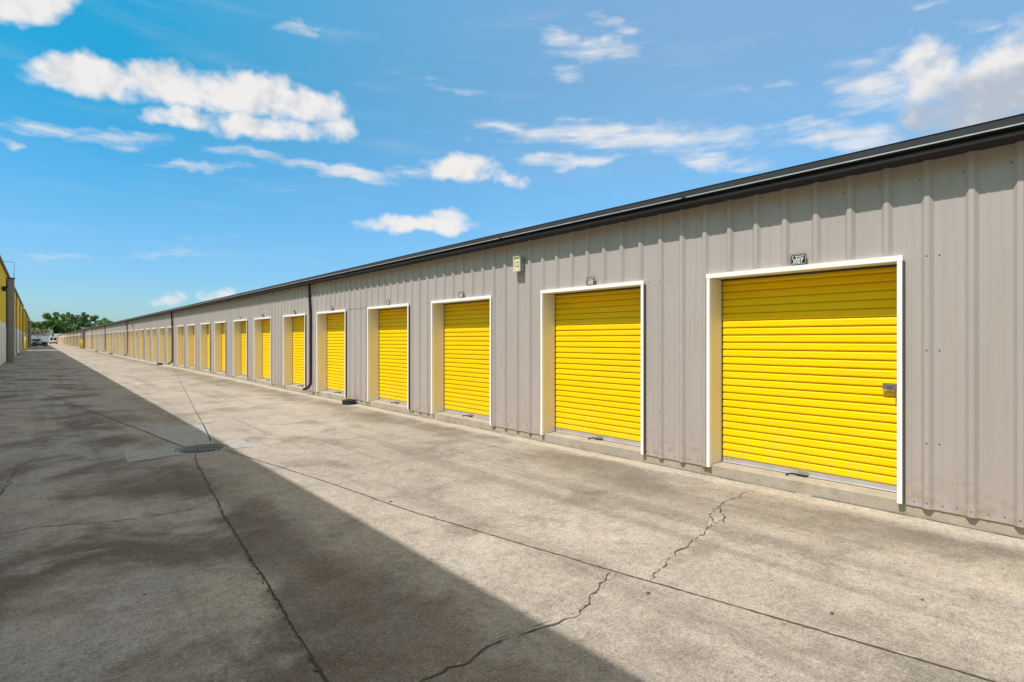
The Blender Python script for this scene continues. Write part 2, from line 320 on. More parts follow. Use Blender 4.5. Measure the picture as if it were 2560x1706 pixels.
# ---- the aged concrete of the yard
def concrete_mat():
    m = bpy.data.materials.new('aged_yard_concrete'); m.use_nodes = True
    nt = m.node_tree; N = nt.nodes; L = nt.links; b = N['Principled BSDF']
    tc = N.new('ShaderNodeTexCoord'); co = tc.outputs['Object']
    sep = N.new('ShaderNodeSeparateXYZ'); L.new(co, sep.inputs[0])
    def mp(scale, loc=(0, 0, 0)):
        n = N.new('ShaderNodeMapping'); n.inputs['Scale'].default_value = scale; n.inputs['Location'].default_value = loc
        L.new(co, n.inputs[0]); return n.outputs[0]
    def noise(s, d=6, r=.6, scale=(1, 1, 1), loc=(0, 0, 0), dist=0):
        n = N.new('ShaderNodeTexNoise'); n.inputs['Scale'].default_value = s; n.inputs['Detail'].default_value = d; n.inputs['Roughness'].default_value = r
        n.inputs['Distortion'].default_value = dist
        L.new(mp(scale, loc), n.inputs['Vector']); return n.outputs[0]
    def mr(v, a, bb, c, d, smooth=True):
        n = N.new('ShaderNodeMapRange')
        if smooth: n.interpolation_type = 'SMOOTHSTEP'
        L.new(v, n.inputs[0])
        for i, x in enumerate((a, bb, c, d)): n.inputs[i + 1].default_value = x
        return n.outputs[0]
    def ma(op, a, bb, clamp=False):
        n = N.new('ShaderNodeMath'); n.operation = op; n.use_clamp = clamp
        for i, v in enumerate((a, bb)):
            if isinstance(v, (int, float)): n.inputs[i].default_value = v
            else: L.new(v, n.inputs[i])
        return n.outputs[0]
    def mix(f, a, bb, mode='MIX'):
        n = N.new('ShaderNodeMix'); n.data_type = 'RGBA'; n.blend_type = mode
        if isinstance(f, (int, float)): n.inputs[0].default_value = f
        else: L.new(f, n.inputs[0])
        for i, v in ((6, a), (7, bb)):
            if isinstance(v, tuple): n.inputs[i].default_value = (*v, 1)
            else: L.new(v, n.inputs[i])
        return n.outputs[2]
    x = sep.outputs[0]; y = sep.outputs[1]
    col = mix(mr(noise(.33, 5, .55, (1, .7, 1)), .38, .64, 0, 1), (.352, .312, .262), (.425, .378, .315))
    # worn, cleaner patches and dark mould blotches
    col = mix(mr(noise(.9, 8, .68, loc=(3, 7, 0)), .48, .66, 0, .75), col, (.195, .175, .14))
    col = mix(mr(noise(2.1, 8, .7, (1, .6, 1), loc=(11, 2, 0)), .54, .70, 0, .5), col, (.50, .445, .355))
    col = mix(mr(noise(5.5, 8, .72, loc=(5, 1, 0)), .52, .72, 0, .55), col, (.19, .172, .14))
    # brown-blotched lane in the tall building's shadow, some shade tone painted in
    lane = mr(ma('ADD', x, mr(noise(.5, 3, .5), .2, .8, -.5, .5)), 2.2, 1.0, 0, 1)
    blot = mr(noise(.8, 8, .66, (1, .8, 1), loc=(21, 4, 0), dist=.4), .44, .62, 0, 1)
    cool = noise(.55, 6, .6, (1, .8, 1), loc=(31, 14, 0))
    col = mix(ma('MULTIPLY', lane, mr(cool, .42, .58, 0, .7)), col, (.345, .332, .315))  # cool grey, lightened to lift the shaded lane
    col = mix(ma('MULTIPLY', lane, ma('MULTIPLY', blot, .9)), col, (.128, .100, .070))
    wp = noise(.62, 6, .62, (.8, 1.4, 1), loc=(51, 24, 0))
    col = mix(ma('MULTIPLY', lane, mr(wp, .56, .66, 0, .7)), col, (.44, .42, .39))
    # a brown stain has crept out from the mossy joint
    jd = ma('ABSOLUTE', ma('SUBTRACT', ma('ADD', x, mr(noise(1.3, 5, .6), .25, .75, -.35, .35, False)), 1.42), 0)
    js = ma('MULTIPLY', mr(jd, .1, .45, 1, 0), mr(y, 7.5, 5.0, 0, 1))
    col = mix(ma('MULTIPLY', js, .62), col, (.13, .10, .068))
    tr = noise(1.0, 6, .6, (2.6, .10, 1), loc=(4, 4, 0))
    col = mix(mr(tr, .52, .66, 0, .38), col, (.15, .135, .11))
    # silt and mould where rain off the roof lands, broken into scallops
    xw = ma('ADD', x, ma('ADD', mr(noise(.28, 4, .6, (0.3, 1, 1)), .25, .75, -.5, .5, False), mr(noise(2.5, 5, .7), .25, .75, -.16, .16, False)))
    band = ma('MULTIPLY', mr(xw, 4.5, 5.35, 0, 1), mr(ma('ADD', x, mr(noise(1.5, 5, .6), .2, .8, -.12, .12, False)), 5.72, 5.52, 0, 1))
    band = ma('MULTIPLY', band, mr(noise(.55, 5, .65, (1, 1, 1), loc=(2, 9, 0)), .36, .60, .15, .95))
    col = mix(ma('MULTIPLY', band, .85), col, (.155, .135, .10))
    # clean apron strip at the foot of the wall
    ap = mr(ma('ADD', x, mr(noise(3, 5, .7), .2, .8, -.07, .07, False)), 5.66, 5.78, 0, 1)
    col = mix(ma('MULTIPLY', ap, .75), col, (.50, .45, .36))
    # one worn pale oval
    dxx = ma('MULTIPLY', ma('SUBTRACT', x, 4.95), 2.2); dyy = ma('MULTIPLY', ma('SUBTRACT', y, .58), 3.4)
    rr_ = ma('ADD', ma('ADD', ma('MULTIPLY', dxx, dxx), ma('MULTIPLY', dyy, dyy)), mr(noise(4, 4, .6), .2, .8, -.4, .4, False))
    col = mix(mr(rr_, .55, 1.0, .42, 0), col, (.46, .41, .32))
    # aggregate and pits
    vo = N.new('ShaderNodeTexVoronoi'); vo.inputs['Scale'].default_value = 75; L.new(mp((1, 1, 1)), vo.inputs['Vector'])
    spk = noise(130, 3, .7)
    col = mix(mr(spk, .54, .74, 0, .5), col, (.52, .47, .38))
    col = mix(mr(noise(95, 4, .75, loc=(4, 4, 0)), .57, .72, 0, .75), col, (.11, .095, .07))
    col = mix(mr(noise(20, 6, .78, loc=(9, 1, 0)), .52, .68, 0, .6), col, (.15, .13, .095))
    col = mix(mr(noise(9, 7, .78, loc=(2, 14, 0)), .54, .70, 0, .45), col, (.17, .148, .11))
    col = mix(mr(noise(30, 5, .75, loc=(1, 6, 0)), .54, .74, 0, .45), col, (.46, .41, .33))
    # a little spilled dark spots
    v2 = N.new('ShaderNodeTexVoronoi'); v2.inputs['Scale'].default_value = .95; v2.inputs['Randomness'].default_value = 1
    L.new(mp((1, 1, 0.0)), v2.inputs['Vector'])
    col = mix(mr(v2.outputs['Distance'], .012, .03, .85, 0), col, (.045, .038, .03))
    def amp(v, k): return ma('MULTIPLY', ma('SUBTRACT', v, .5), k)
    gsum = ma('ADD', ma('ADD', amp(noise(3.2, 8, .75, loc=(8, 8, 0)), .8), amp(noise(17, 6, .75, loc=(6, 3, 0)), 1.05)), ma('ADD', amp(noise(60, 4, .8, loc=(1, 1, 0)), 2.1), amp(noise(150, 2, .8), 1.6)))
    gfac = ma('ADD', 1.0, gsum)
    gfac = mr(gfac, .2, 1.9, .2, 1.9, False)
    vs = N.new('ShaderNodeVectorMath'); vs.operation = 'SCALE'; L.new(col, vs.inputs[0]); L.new(gfac, vs.inputs['Scale'])
    L.new(vs.outputs[0], b.inputs['Base Color'])
    b.inputs['Roughness'].default_value = .88; b.inputs['Specular IOR Level'].default_value = .25
    h = ma('ADD', ma('MULTIPLY', noise(110, 4, .7), .5), ma('MULTIPLY', noise(14, 6, .7), 1.0))
    bp = N.new('ShaderNodeBump'); bp.inputs['Strength'].default_value = .6; bp.inputs['Distance'].default_value = .01
    L.new(h, bp.inputs['Height']); L.new(bp.outputs[0], b.inputs['Normal'])
    return m
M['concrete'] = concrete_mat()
M['grass'] = new_mat('rough_grass', (.085, .11, .04), .9, var=.35, vscale=.5)

# ------------------------------------------------------------------ mesh helpers
class MB:
    def __init__(s): s.v = []; s.f = []; s.m = []
    def quad(s, a, b, c, d, mi=0):
        n = len(s.v); s.v += [a, b, c, d]; s.f.append((n, n + 1, n + 2, n + 3)); s.m.append(mi)
    def poly(s, pts, mi=0):
        n = len(s.v); s.v += list(pts); s.f.append(tuple(range(n, n + len(pts)))); s.m.append(mi)
    def box(s, x0, x1, y0, y1, z0, z1, mi=0):
        n = len(s.v)
        s.v += [(x0, y0, z0), (x1, y0, z0), (x1, y1, z0), (x0, y1, z0), (x0, y0, z1), (x1, y0, z1), (x1, y1, z1), (x0, y1, z1)]
        for q in ((0, 3, 2, 1), (4, 5, 6, 7), (0, 1, 5, 4), (1, 2, 6, 5), (2, 3, 7, 6), (3, 0, 4, 7)):
            s.f.append(tuple(n + i for i in q)); s.m.append(mi)
    def extr_y(s, prof, y0, y1, mi=0, closed=False, caps=False):
        """profile of (x,z) drawn along y; mi may be a list per segment"""
        n = len(s.v); k = len(prof)
        s.v += [(p[0], y0, p[1]) for p in prof] + [(p[0], y1, p[1]) for p in prof]
        for i in range(k if closed else k - 1):
            j = (i + 1) % k
            s.f.append((n + i, n + j, n + k + j, n + k + i)); s.m.append(mi[i] if isinstance(mi, (list, tuple)) else mi)
        if caps:
            s.f.append(tuple(n + i for i in range(k))[::-1]); s.m.append(0)
            s.f.append(tuple(n + k + i for i in range(k))); s.m.append(0)
    def extr_z(s, prof, z0, z1, mi=0):
        n = len(s.v); k = len(prof)
        s.v += [(p[0], p[1], z0) for p in prof] + [(p[0], p[1], z1) for p in prof]
        for i in range(k - 1):
            s.f.append((n + i, n + i + 1, n + k + i + 1, n + k + i)); s.m.append(mi)
    def tube(s, pts, r, seg=10, mi=0, caps=True):
        pts = [Vector(p) for p in pts]; n0 = len(s.v); k = len(pts)
        rr = r if isinstance(r, (list, tuple)) else [r] * k
        up0 = None
        for i, p in enumerate(pts):
            d = (pts[min(i + 1, k - 1)] - pts[max(i - 1, 0)]).normalized()
            if up0 is None:
                up0 = Vector((0, 0, 1)) if abs(d.z) < .9 else Vector((1, 0, 0))
            a = d.cross(up0).normalized(); b_ = a.cross(d).normalized(); up0 = b_
            for j in range(seg):
                t = 2 * pi * j / seg
                s.v.append(tuple(p + a * (rr[i] * cos(t)) + b_ * (rr[i] * sin(t))))
        for i in range(k - 1):
            for j in range(seg):
                j2 = (j + 1) % seg
                s.f.append((n0 + i * seg + j, n0 + i * seg + j2, n0 + (i + 1) * seg + j2, n0 + (i + 1) * seg + j)); s.m.append(mi)
        if caps:
            s.f.append(tuple(n0 + j for j in range(seg))[::-1]); s.m.append(mi)
            s.f.append(tuple(n0 + (k - 1) * seg + j for j in range(seg))); s.m.append(mi)
    def sq_tube(s, pts, w, d, mi=0):
        """rectangular duct in the x-z plane (w along y, d across)"""
        n0 = len(s.v); k = len(pts)
        for i, p in enumerate(pts):
            a = pts[max(i - 1, 0)]; b_ = pts[min(i + 1, k - 1)]
            t = Vector((b_[0] - a[0], b_[2] - a[2])).normalized(); nx, nz = t.y, -t.x
            for (su, sv) in ((-1, -1), (1, -1), (1, 1), (-1, 1)):
                s.v.append((p[0] + nx * d / 2 * su, p[1] + w / 2 * sv, p[2] + nz * d / 2 * su))
        for i in range(k - 1):
            for j in range(4):
                j2 = (j + 1) % 4
                s.f.append((n0 + 4 * i + j, n0 + 4 * i + j2, n0 + 4 * i + 4 + j2, n0 + 4 * i + 4 + j)); s.m.append(mi)
        s.f.append((n0 + 3, n0 + 2, n0 + 1, n0)); s.m.append(mi)
        e = n0 + 4 * (k - 1); s.f.append((e, e + 1, e + 2, e + 3)); s.m.append(mi)
    def build(s, name, mats, parent=None, bevel=0, smooth=False, recalc=True, loc=None):
        me = bpy.data.meshes.new(name); me.from_pydata(s.v, [], s.f)
        if not isinstance(mats, (list, tuple)): mats = [mats]
        for x in mats: me.materials.append(M[x])
        me.polygons.foreach_set('material_index', s.m)
        if smooth: me.polygons.foreach_set('use_smooth', [True] * len(s.f))
        me.update()
        if recalc:
            bm = bmesh.new(); bm.from_mesh(me); bmesh.ops.recalc_face_normals(bm, faces=bm.faces); bm.to_mesh(me); bm.free()
        o = bpy.data.objects.new(name, me); COL.objects.link(o)
        if loc: o.location = loc
        if parent: o.parent = parent
        if bevel:
            md = o.modifiers.new('bevel', 'BEVEL'); md.width = bevel; md.segments = 2; md.limit_method = 'ANGLE'; md.angle_limit = R(40)
        return o

def tag(o, label=None, cat=None, group=None, kind=None):
    if label: o['label'] = label
    if cat: o['category'] = cat
    if group: o['group'] = group
    if kind: o['kind'] = kind
    return o
def thing(name, label, cat, loc=(0, 0, 0), group=None, rz=0):
    o = bpy.data.objects.new(name, None); COL.objects.link(o); o.location = loc; o.rotation_euler = (0, 0, rz)
    o.empty_display_size = .2
    return tag(o, label, cat, group)
def structure(o): return tag(o, kind='structure')
def text_part(s, size, mat, parent, loc, rot, ext=.0015, name='lettering', sx=1.0, bold=0.0):
    cu = bpy.data.curves.new(name, 'FONT'); cu.body = s; cu.size = size; cu.extrude = ext; cu.align_x = 'CENTER'; cu.align_y = 'CENTER'
    cu.offset = bold; cu.resolution_u = 3
    t = bpy.data.objects.new(name, cu); COL.objects.link(t)
    bpy.context.view_layer.update()
    me = bpy.data.meshes.new_from_object(t.evaluated_get(bpy.context.evaluated_depsgraph_get()))
    bpy.data.objects.remove(t)
    me.materials.clear(); me.materials.append(M[mat])
    o = bpy.data.objects.new(name, me); COL.objects.link(o); o.parent = parent
    o.location = loc; o.rotation_euler = rot; o.scale = (sx, 1, 1)
    return o

# ------------------------------------------------------------------ the setting
g = MB(); g.quad((-3000, -3000, -.06), (3000, -3000, -.06), (3000, 3000, -.06), (-3000, 3000, -.06)); structure(g.build('ground', 'grass'))
# yard slab, with a hole where each drain sits
DRAINS = [(1.80, 9.02), (1.75, 58.0), (1.75, 107.0)]
DR = 0.335
p = MB()
xs = sorted({-60, 60} | {d[0] - DR * 1.02 for d in DRAINS[:1]} | {d[0] + DR * 1.02 for d in DRAINS[:1]})
dx0, dx1, dy0, dy1 = DRAINS[0][0] - .4, DRAINS[0][0] + .4, DRAINS[0][1] - .4, DRAINS[0][1] + .4
Y0, Y1 = -60, 300
p.quad((-60, Y0, 0), (60, Y0, 0), (60, dy0, 0), (-60, dy0, 0))
p.quad((-60, dy1, 0), (60, dy1, 0), (60, Y1, 0), (-60, Y1, 0))
p.quad((-60, dy0, 0), (dx0, dy0, 0), (dx0, dy1, 0), (-60, dy1, 0))
p.quad((dx1, dy0, 0), (60, dy0, 0), (60, dy1, 0), (dx1, dy1, 0))
NS = 48
for i in range(NS):      # square-to-circle collar round the drain
    def ring(k, r=DR):
        a = 2 * pi * k / NS; return (DRAINS[0][0] + r * cos(a), DRAINS[0][1] + r * sin(a), 0)
    def sqr(k):
        a = 2 * pi * k / NS; c_, s_ = cos(a), sin(a); q = .4 / max(abs(c_), abs(s_)); return (DRAINS[0][0] + q * c_, DRAINS[0][1] + q * s_, 0)
    p.quad(ring(i), sqr(i), sqr(i + 1), ring(i + 1))
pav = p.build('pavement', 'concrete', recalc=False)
structure(pav)

# new concrete set round the drains
def flat(name, pts, mat, z=.004):
    b = MB(); b.poly([(a[0], a[1], z) for a in pts]); return b.build(name, mat, recalc=False)
def arc(cx, cy, r, a0, a1, n=10):
    return [(cx + r * cos(R(a0 + (a1 - a0) * i / n)), cy + r * sin(R(a0 + (a1 - a0) * i / n))) for i in range(n + 1)]
cx, cy = DRAINS[0]; rr = DR + .012
structure(flat('concrete_patch', [(1.33, 11.83), (1.62, cy + .30 + .05)] + arc(cx, cy, rr, 122, 48) + [(2.10, 9.75), (2.42, 11.50)], 'patch'))
structure(flat('concrete_patch', arc(cx, cy, rr, 40, -48, 10) + [(2.42, 8.66), (2.45, 9.62)], 'patch'))
structure(flat('concrete_patch', [(.90, 9.58)] + arc(cx, cy, rr, 140, 228, 10) + [(.87, 8.62)], 'patch'))
structure(flat('concrete_patch', [(-.5, 57.3), (1.4, 57.0), (1.4, 59.2), (-.5, 58.9)], 'patch'))
structure(flat('concrete_patch', [(2.1, 57.0), (3.9, 57.4), (3.9, 59.4), (2.1, 59.1)], 'patch'))

# joints and cracks: thin irregular strips of dirt lying in the slab surface
def strip(name, pts, w, mat, z, jitter=.0, step=.12, wob=.4, fade=True, seed=1, gaps=0.0):
    rnd = random.Random(seed); b = MB(); P = [Vector((a[0], a[1])) for a in pts]; path = []; walk = [0]
    for i in range(len(P) - 1):
        d = (P[i + 1] - P[i]); n = max(1, int(d.length / step)); nn = Vector((-d.y, d.x)).normalized()
        for k in range(n):
            q = P[i] + d * (k / n)
            walk[0] = walk[0] * .82 + rnd.uniform(-1, 1) * jitter * .75
            if k or i: q = q + nn * (walk[0] + rnd.uniform(-.35, .35) * jitter)
            path.append(q)
    path.append(P[-1])
    prev = None
    for i, q in enumerate(path):
        d = (path[min(i + 1, len(path) - 1)] - path[max(i - 1, 0)]).normalized(); nn = Vector((-d.y, d.x))
        ww = w * (1 + rnd.uniform(-wob, wob)) / 2
        if fade: ww *= min(1, (i + .3) / 3, (len(path) - i - .7) / 3)
        cur = (q + nn * ww, q - nn * ww)
        if prev and rnd.random() >= gaps:
            b.quad((prev[0].x, prev[0].y, z), (prev[1].x, prev[1].y, z), (cur[1].x, cur[1].y, z), (cur[0].x, cur[0].y, z))
        prev = cur
    return structure(b.build(name, mat, recalc=False))
A_far = [(1.62, 9.36), (1.33, 11.79), (.44, 18.67), (-.6, 25.69), (-1.4, 32.5)]
A_near = [(2.03, 8.70), (2.42, 6.14), (2.62, 4.43), (3.0, 2.39), (3.18, 1.5), (3.37, .49), (3.6, -.9), (3.9, -3)]
B_far = [(1.99, 9.34), (2.15, 10.3), (2.75, 14.66), (5.3, 33.02)]
B_near = [(1.65, 8.69), (1.56, 8.2), (1.27, 5.46), (1.13, 3.79), (1.06, 3.0), (1.0, 2.3), (.85, 0), (.6, -3)]
strip('expansion_joint', A_far, .018, 'joint', .004, .003, fade=False, seed=2)
strip('expansion_joint', A_near, .0115, 'joint', .004, .002, wob=.5, step=.03, fade=False, seed=3)
strip('expansion_joint', B_far, .014, 'joint', .004, .004, seed=4)
strip('expansion_joint', B_near, .012, 'moss', .004, .004, wob=.55, step=.03, fade=False, seed=5)
# chipped pale arris beside the near joints
strip('joint_edge', [(a[0] + .016, a[1]) for a in A_near], .012, 'crack_edge', .003, .004, step=.04, wob=.9, seed=6, gaps=.6)
strip('joint_edge', [(a[0] - .020, a[1]) for a in B_near[1:]], .008, 'joint', .003, .004, step=.03, wob=.9, seed=7, gaps=.7)
cr = [
 ([(.4, 2.35), (.9, 2.22), (1.36, 2.2), (1.43, 2.21), (1.61, 2.2), (1.87, 2.26), (2.07, 2.23), (2.37, 2.17), (2.61, 2.26), (3.0, 2.39)], .015, .014),
 ([(3.06, 2.14), (3.43, 2.29), (3.96, 2.35), (4.42, 2.45), (4.75, 2.62), (4.92, 2.70), (5.3, 2.70), (5.65, 2.74)], .012, .02),
 ([(-1.2, 6.3), (-.24, 6.14), (.01, 6.16), (.27, 6.06), (.4, 5.95), (.68, 5.86), (.99, 5.88), (1.29, 5.85)], .013, .012),
 ([(1.29, 5.85), (1.57, 5.84), (2.04, 5.96), (2.4, 5.98)], .006, .008),
 ([(-.36, 6.9), (-.3, 7.46), (-.26, 8.22), (-.2, 9.28)], .014, .02),
 ([(-1.3, 9.4), (-.37, 9.37), (-.2, 9.28), (.09, 9.26), (.5, 9.2)], .010, .012),
 ([(2.54, 6.03), (3.22, 6.15)], .006, .02), ([(3.22, 6.15), (3.7, 6.4), (4.09, 6.32), (4.84, 6.32), (5.3, 6.4)], .009, .02),
 ([(3.1, 12.5), (3.9, 12.65), (4.6, 12.5)], .008, .02), ([(-1.0, 15.6), (.2, 15.5), (.9, 15.55)], .01, .01),
 ([(3.0, 18.2), (4.2, 18.3), (5.4, 18.25)], .014, .02), ([(-1.2, 21.4), (0, 21.5), (1.4, 21.4)], .012, .02),
 ([(3.0, 24.4), (5.2, 24.5)], .014, .02), ([(-1.0, 27.6), (2.2, 27.5)], .014, .02), ([(1.0, 36.6), (5.2, 36.5)], .018, .02),
 ([(-1.2, 45.6), (5.0, 45.6)], .022, .02), ([(1.4, 52.2), (4.4, 52.4)], .04, .02),
]
for i, (pts, w, j) in enumerate(cr):
    strip('pavement_crack', pts, w * .65, 'crack', .0045, j * 1.3, step=.035, wob=.75, seed=20 + i, gaps=.06 if w > .008 else .3)
for i, k in ((0, 0), (1, 1)):
    pts, w, j = cr[k]
    strip('pavement_crack', [(a[0] + .01, a[1] + .015) for a in pts], .012, 'crack_edge', .0032, .012, step=.04, wob=.9, seed=60 + i, gaps=.6)
# crumbled mouth of the crack by the wall
strip('pavement_crack', [(4.30, 2.42), (4.45, 2.50), (4.62, 2.50), (4.75, 2.57)], .040, 'crack_edge', .0036, .02, step=.03, wob=.8, seed=70)
strip('pavement_crack', [(4.50, 2.42), (4.62, 2.44), (4.78, 2.58), (4.92, 2.66)], .014, 'crack', .0048, .02, step=.04, wob=.8, seed=71)
# a sawn line where the apron strip meets the slab and the foundation foot
strip('apron_joint', [(5.958, -8), (5.958, 20)], .012, 'joint', .0042, .002, step=.15, wob=.7, seed=8, fade=False, gaps=.1)

# small dark spots of trodden gum and oil, where the yard shows them
for i, (x_, y_, r_) in enumerate(((1.02, 2.62, .030), (2.62, 4.86, .030), (2.9, 2.05, .022), (3.55, 5.1, .016), (3.5, 1.2, .022), (2.7, 4.2, .016), (4.3, 4.0, .014), (1.55, 4.4, .016), (4.1, .9, .016), (.5, 4.1, .014))):
    rn = random.Random(200 + i); n_ = 11
    pts = [(x_ + r_ * .6 * rn.uniform(.55, 1.15) * cos(2 * pi * k / n_) * 1.5, y_ + r_ * .6 * rn.uniform(.55, 1.15) * sin(2 * pi * k / n_)) for k in range(n_)]
    structure(flat('pavement_spot', pts, 'crack', .0052))

# ------------------------------------------------------------------ drains
def drain(cx, cy, label):
    t = thing('drain_grate', label, 'drain', (cx, cy, 0), 'round storm drain grates along the yard')
    b = MB()
    b.tube([(0, 0, -.3), (0, 0, -.035)], .33, 32); b.build('pit', 'pit', t)
    b = MB(); r = .325; y0 = -.30
    ang = R(0)
    # ring
    n = 48
    for i in range(n):
        a, a2 = 2 * pi * i / n, 2 * pi * (i + 1) / n
        for (ra, rb, za, zb) in ((.29, .328, -.004, -.004), (.328, .33, -.004, -.05), (.29, .288, -.004, -.05)):
            b.quad((ra * cos(a), ra * sin(a), za), (rb * cos(a), rb * sin(a), zb), (rb * cos(a2), rb * sin(a2), zb), (ra * cos(a2), ra * sin(a2), za))
    b.build('frame', 'iron', t)
    b = MB()
    # slats run along +x-ish diagonal, two ribs crossing
    ca, sa = cos(R(90)), sin(R(90))
    k = -5
    while k <= 5:
        u = k * .054
        hl = math.sqrt(max(0, .292 ** 2 - u * u))
        for (v0, v1) in ((-hl, hl),):
            b.box(u - .009, u + .009, v0, v1, -.010, -.004)
        k += 1
    b.box(-.292, .292, -.012, .012, -.0122, -.0038)
    o = b.build('grate', 'iron', t); o.rotation_euler = (0, 0, R(-27))
    return t
drain(*DRAINS[0], 'round iron drain grate in the concrete, nearest to the viewer')
for (x, y), lab in zip(DRAINS[1:], ('small far iron drain grate between two pale concrete patches', 'farthest iron drain grate in the sunlit cross strip')):
    t = thing('drain_grate', lab, 'drain', (x, y, .004), 'round storm drain grates along the yard')
    b = MB(); b.tube([(0, 0, 0), (0, 0, .006)], .33, 24)
    b.build('frame', 'iron', t)
    b = MB()
    for k in range(-6, 7):
        u = k * .044; hl = math.sqrt(.292 ** 2 - u * u); b.box(u - .009, u + .009, -hl, hl, .0062, .0075)
    b.build('slot', 'pit', t)

# ------------------------------------------------------------------ right-hand building
WX = 5.96             # wall pans
RIBP, RIB0 = .3055, .660
SILL = .13
TRIM_TOP = 2.362
DOOR_R = []           # near (right) outer edge of each door's trim
for j in range(20):
    DOOR_R += [1.45 + 5.965 * j, 4.26 + 5.965 * j]
DOOR_R = [d for d in DOOR_R if d < 115.5]
TRIM_W = 1.925
EAVE = 3.178
def rib_profile(y0, y1):
    """outline (x, y) of the ribbed sheet between y0 and y1"""
    pts = []
    k0 = int(math.floor((y0 - RIB0) / RIBP)) - 1; k1 = int(math.ceil((y1 - RIB0) / RIBP)) + 1
    for k in range(k0, k1 + 1):
        c = RIB0 + k * RIBP
        pts += [(WX, c - .047), (WX - .031, c - .017), (WX - .031, c + .017), (WX, c + .047)]
        for f_ in (.36, .66):
            m_ = c + RIBP * f_
            pts += [(WX, m_ - .012), (WX - .0028, m_ - .005), (WX - .0028, m_ + .005), (WX, m_ + .012)]
    res = []
    for i in range(len(pts) - 1):
        a, b_ = pts[i], pts[i + 1]
        if b_[1] < y0 or a[1] > y1: continue
        def lerp(y):
            t = 0 if b_[1] == a[1] else (y - a[1]) / (b_[1] - a[1]); return (a[0] + (b_[0] - a[0]) * t, y)
        if a[1] < y0: a = lerp(y0)
        if b_[1] > y1: b_ = lerp(y1)
        if not res: res.append(a)
        res.append(b_)
    return res

def wall_mesh(y0, y1, doors):
    b = MB(); zb, zt = .10, EAVE + .05
    cur = y0
    for d in sorted(doors):
        if d > cur: b.extr_z(rib_profile(cur, d + .012), zb, zt)
        b.extr_z(rib_profile(d + .012, d + TRIM_W - .012), TRIM_TOP - .02, zt)
        cur = d + TRIM_W - .012
    if cur < y1: b.extr_z(rib_profile(cur, y1), zb, zt)
    return b

bldg = thing('storage_building', 'long low taupe metal storage building with yellow roller doors and black gutter', 'storage building', (WX, 0, 0))
OFF = (-WX, 0, 0)
def rb(b, name, mats, **k):
    o = b.build(name, mats, bldg, **k); o.location = OFF; return o
B0, B1 = -9.0, 118.0
b = wall_mesh(B0, B1, DOOR_R)
# fasteners: pan-head screws
def screw(b, x, y, z, r=.0075):
    n = len(b.v); k = 6
    b.v += [(x, y + r * cos(2 * pi * i / k), z + r * sin(2 * pi * i / k)) for i in range(k)] + [(x - .006, y, z)]
    for i in range(k): b.f.append((n + i, n + (i + 1) % k, n + k)); b.m.append(1)
def in_door(y, pad=.03):
    return any(d - pad < y < d + TRIM_W + pad for d in DOOR_R)
for k in range(-9, 75):
    c = RIB0 + k * RIBP
    for (dy, dz) in ((.10, 0), (-.105, 0), (.20, 0)):
        if not in_door(c + dy): screw(b, WX - .001, c + dy, .145 + random.uniform(-.006, .006))
    if not in_door(c): screw(b, WX - .0315, c, .15)
    screw(b, WX - .001, c + .06, 3.03)
    if k % 3 == 2:
        for z in (.68, 1.5, 2.335):
            for dy in (0, -.085):
                if not in_door(c + dy) : screw(b, WX - (.0315 if dy == 0 else .001), c + dy, z)
    if k % 3 == 0:
        if not in_door(c - .13): screw(b, WX - .001, c - .13, 2.335)
rb(b, 'wall', ['taupe', 'dark_return'], recalc=False)
# lap seam of the sheets between the 4th and 5th door
b = MB(); b.extr_z([(x - .002, y) for x, y in rib_profile(12.19, 13.36)], 2.352, 2.358); b.extr_z([(x - .003, y) for x, y in rib_profile(12.19, 13.36)], 2.3585, 2.3605)
rb(b, 'panel_seam', 'dark_return', recalc=False)
# foundation: front kerb face, sill
b = MB(); b.extr_y([(WX + .012, 0), (WX + .012, SILL - .008), (WX + .02, SILL), (WX + .9, SILL)], B0, B1)
for yj in (8.55, 20.4, 38.2, 56.1): b.box(WX + .0105, WX + .0115, yj - .003, yj + .003, .005, SILL - .01, 1)
rb(b, 'foundation', ['stone', 'crack'], recalc=False)
# roof, soffit return, end walls, back
b = MB()
rt = 3.372
b.extr_y([(5.855, EAVE + .03), (5.852, rt - .012), (5.845, rt), (5.87, rt + .003), (5.96 + 6.5, rt + .42), (5.96 + 13, rt)], B0 - .1, B1 + .05, [1, 1, 1, 0, 0])
rb(b, 'roof', ['roof', 'roof_edge'], recalc=False)
b = MB(); b.box(WX + .35, WX + .36, B0, B1, SILL, 3.15)
b.box(WX + 13, WX + 13.02, B0, B1, 0, 3.33); rb(b, 'partition_wall', 'interior')
for yy in (B0, B1):
    b = MB()
    b.poly([(WX - .02, yy, .1), (WX + 13, yy, .1), (WX + 13, yy, 3.34), (WX + 6.5, yy, 3.75), (WX - .02, yy, 3.34)])
    rb(b, 'end_wall', 'taupe', recalc=False)
# gutter
b = MB()
gp = [(5.958, EAVE + .002), (5.740, EAVE), (5.734, EAVE + .004), (5.734, EAVE + .036), (5.762, EAVE + .041), (5.762, EAVE + .056), (5.714, EAVE + .066), (5.705, EAVE + .071), (5.705, EAVE + .082), (5.716, EAVE + .084), (5.720, EAVE + .070), (5.85, EAVE + .03)]
b.extr_y(gp, B0 - .1, B1 + .05, [0, 0, 0, 0, 0, 0, 0, 1, 1, 0, 0])
for yj in (3.54, 6.9, 12.7, 15.9, 22, 28, 34.5, 41, 47, 53):
    b.extr_y([(x - .0035, z - .001) for x, z in gp[1:9]], yj - .03, yj + .03, 0)
rb(b, 'gutter', ['gutter', 'gutter_lip'], recalc=False)

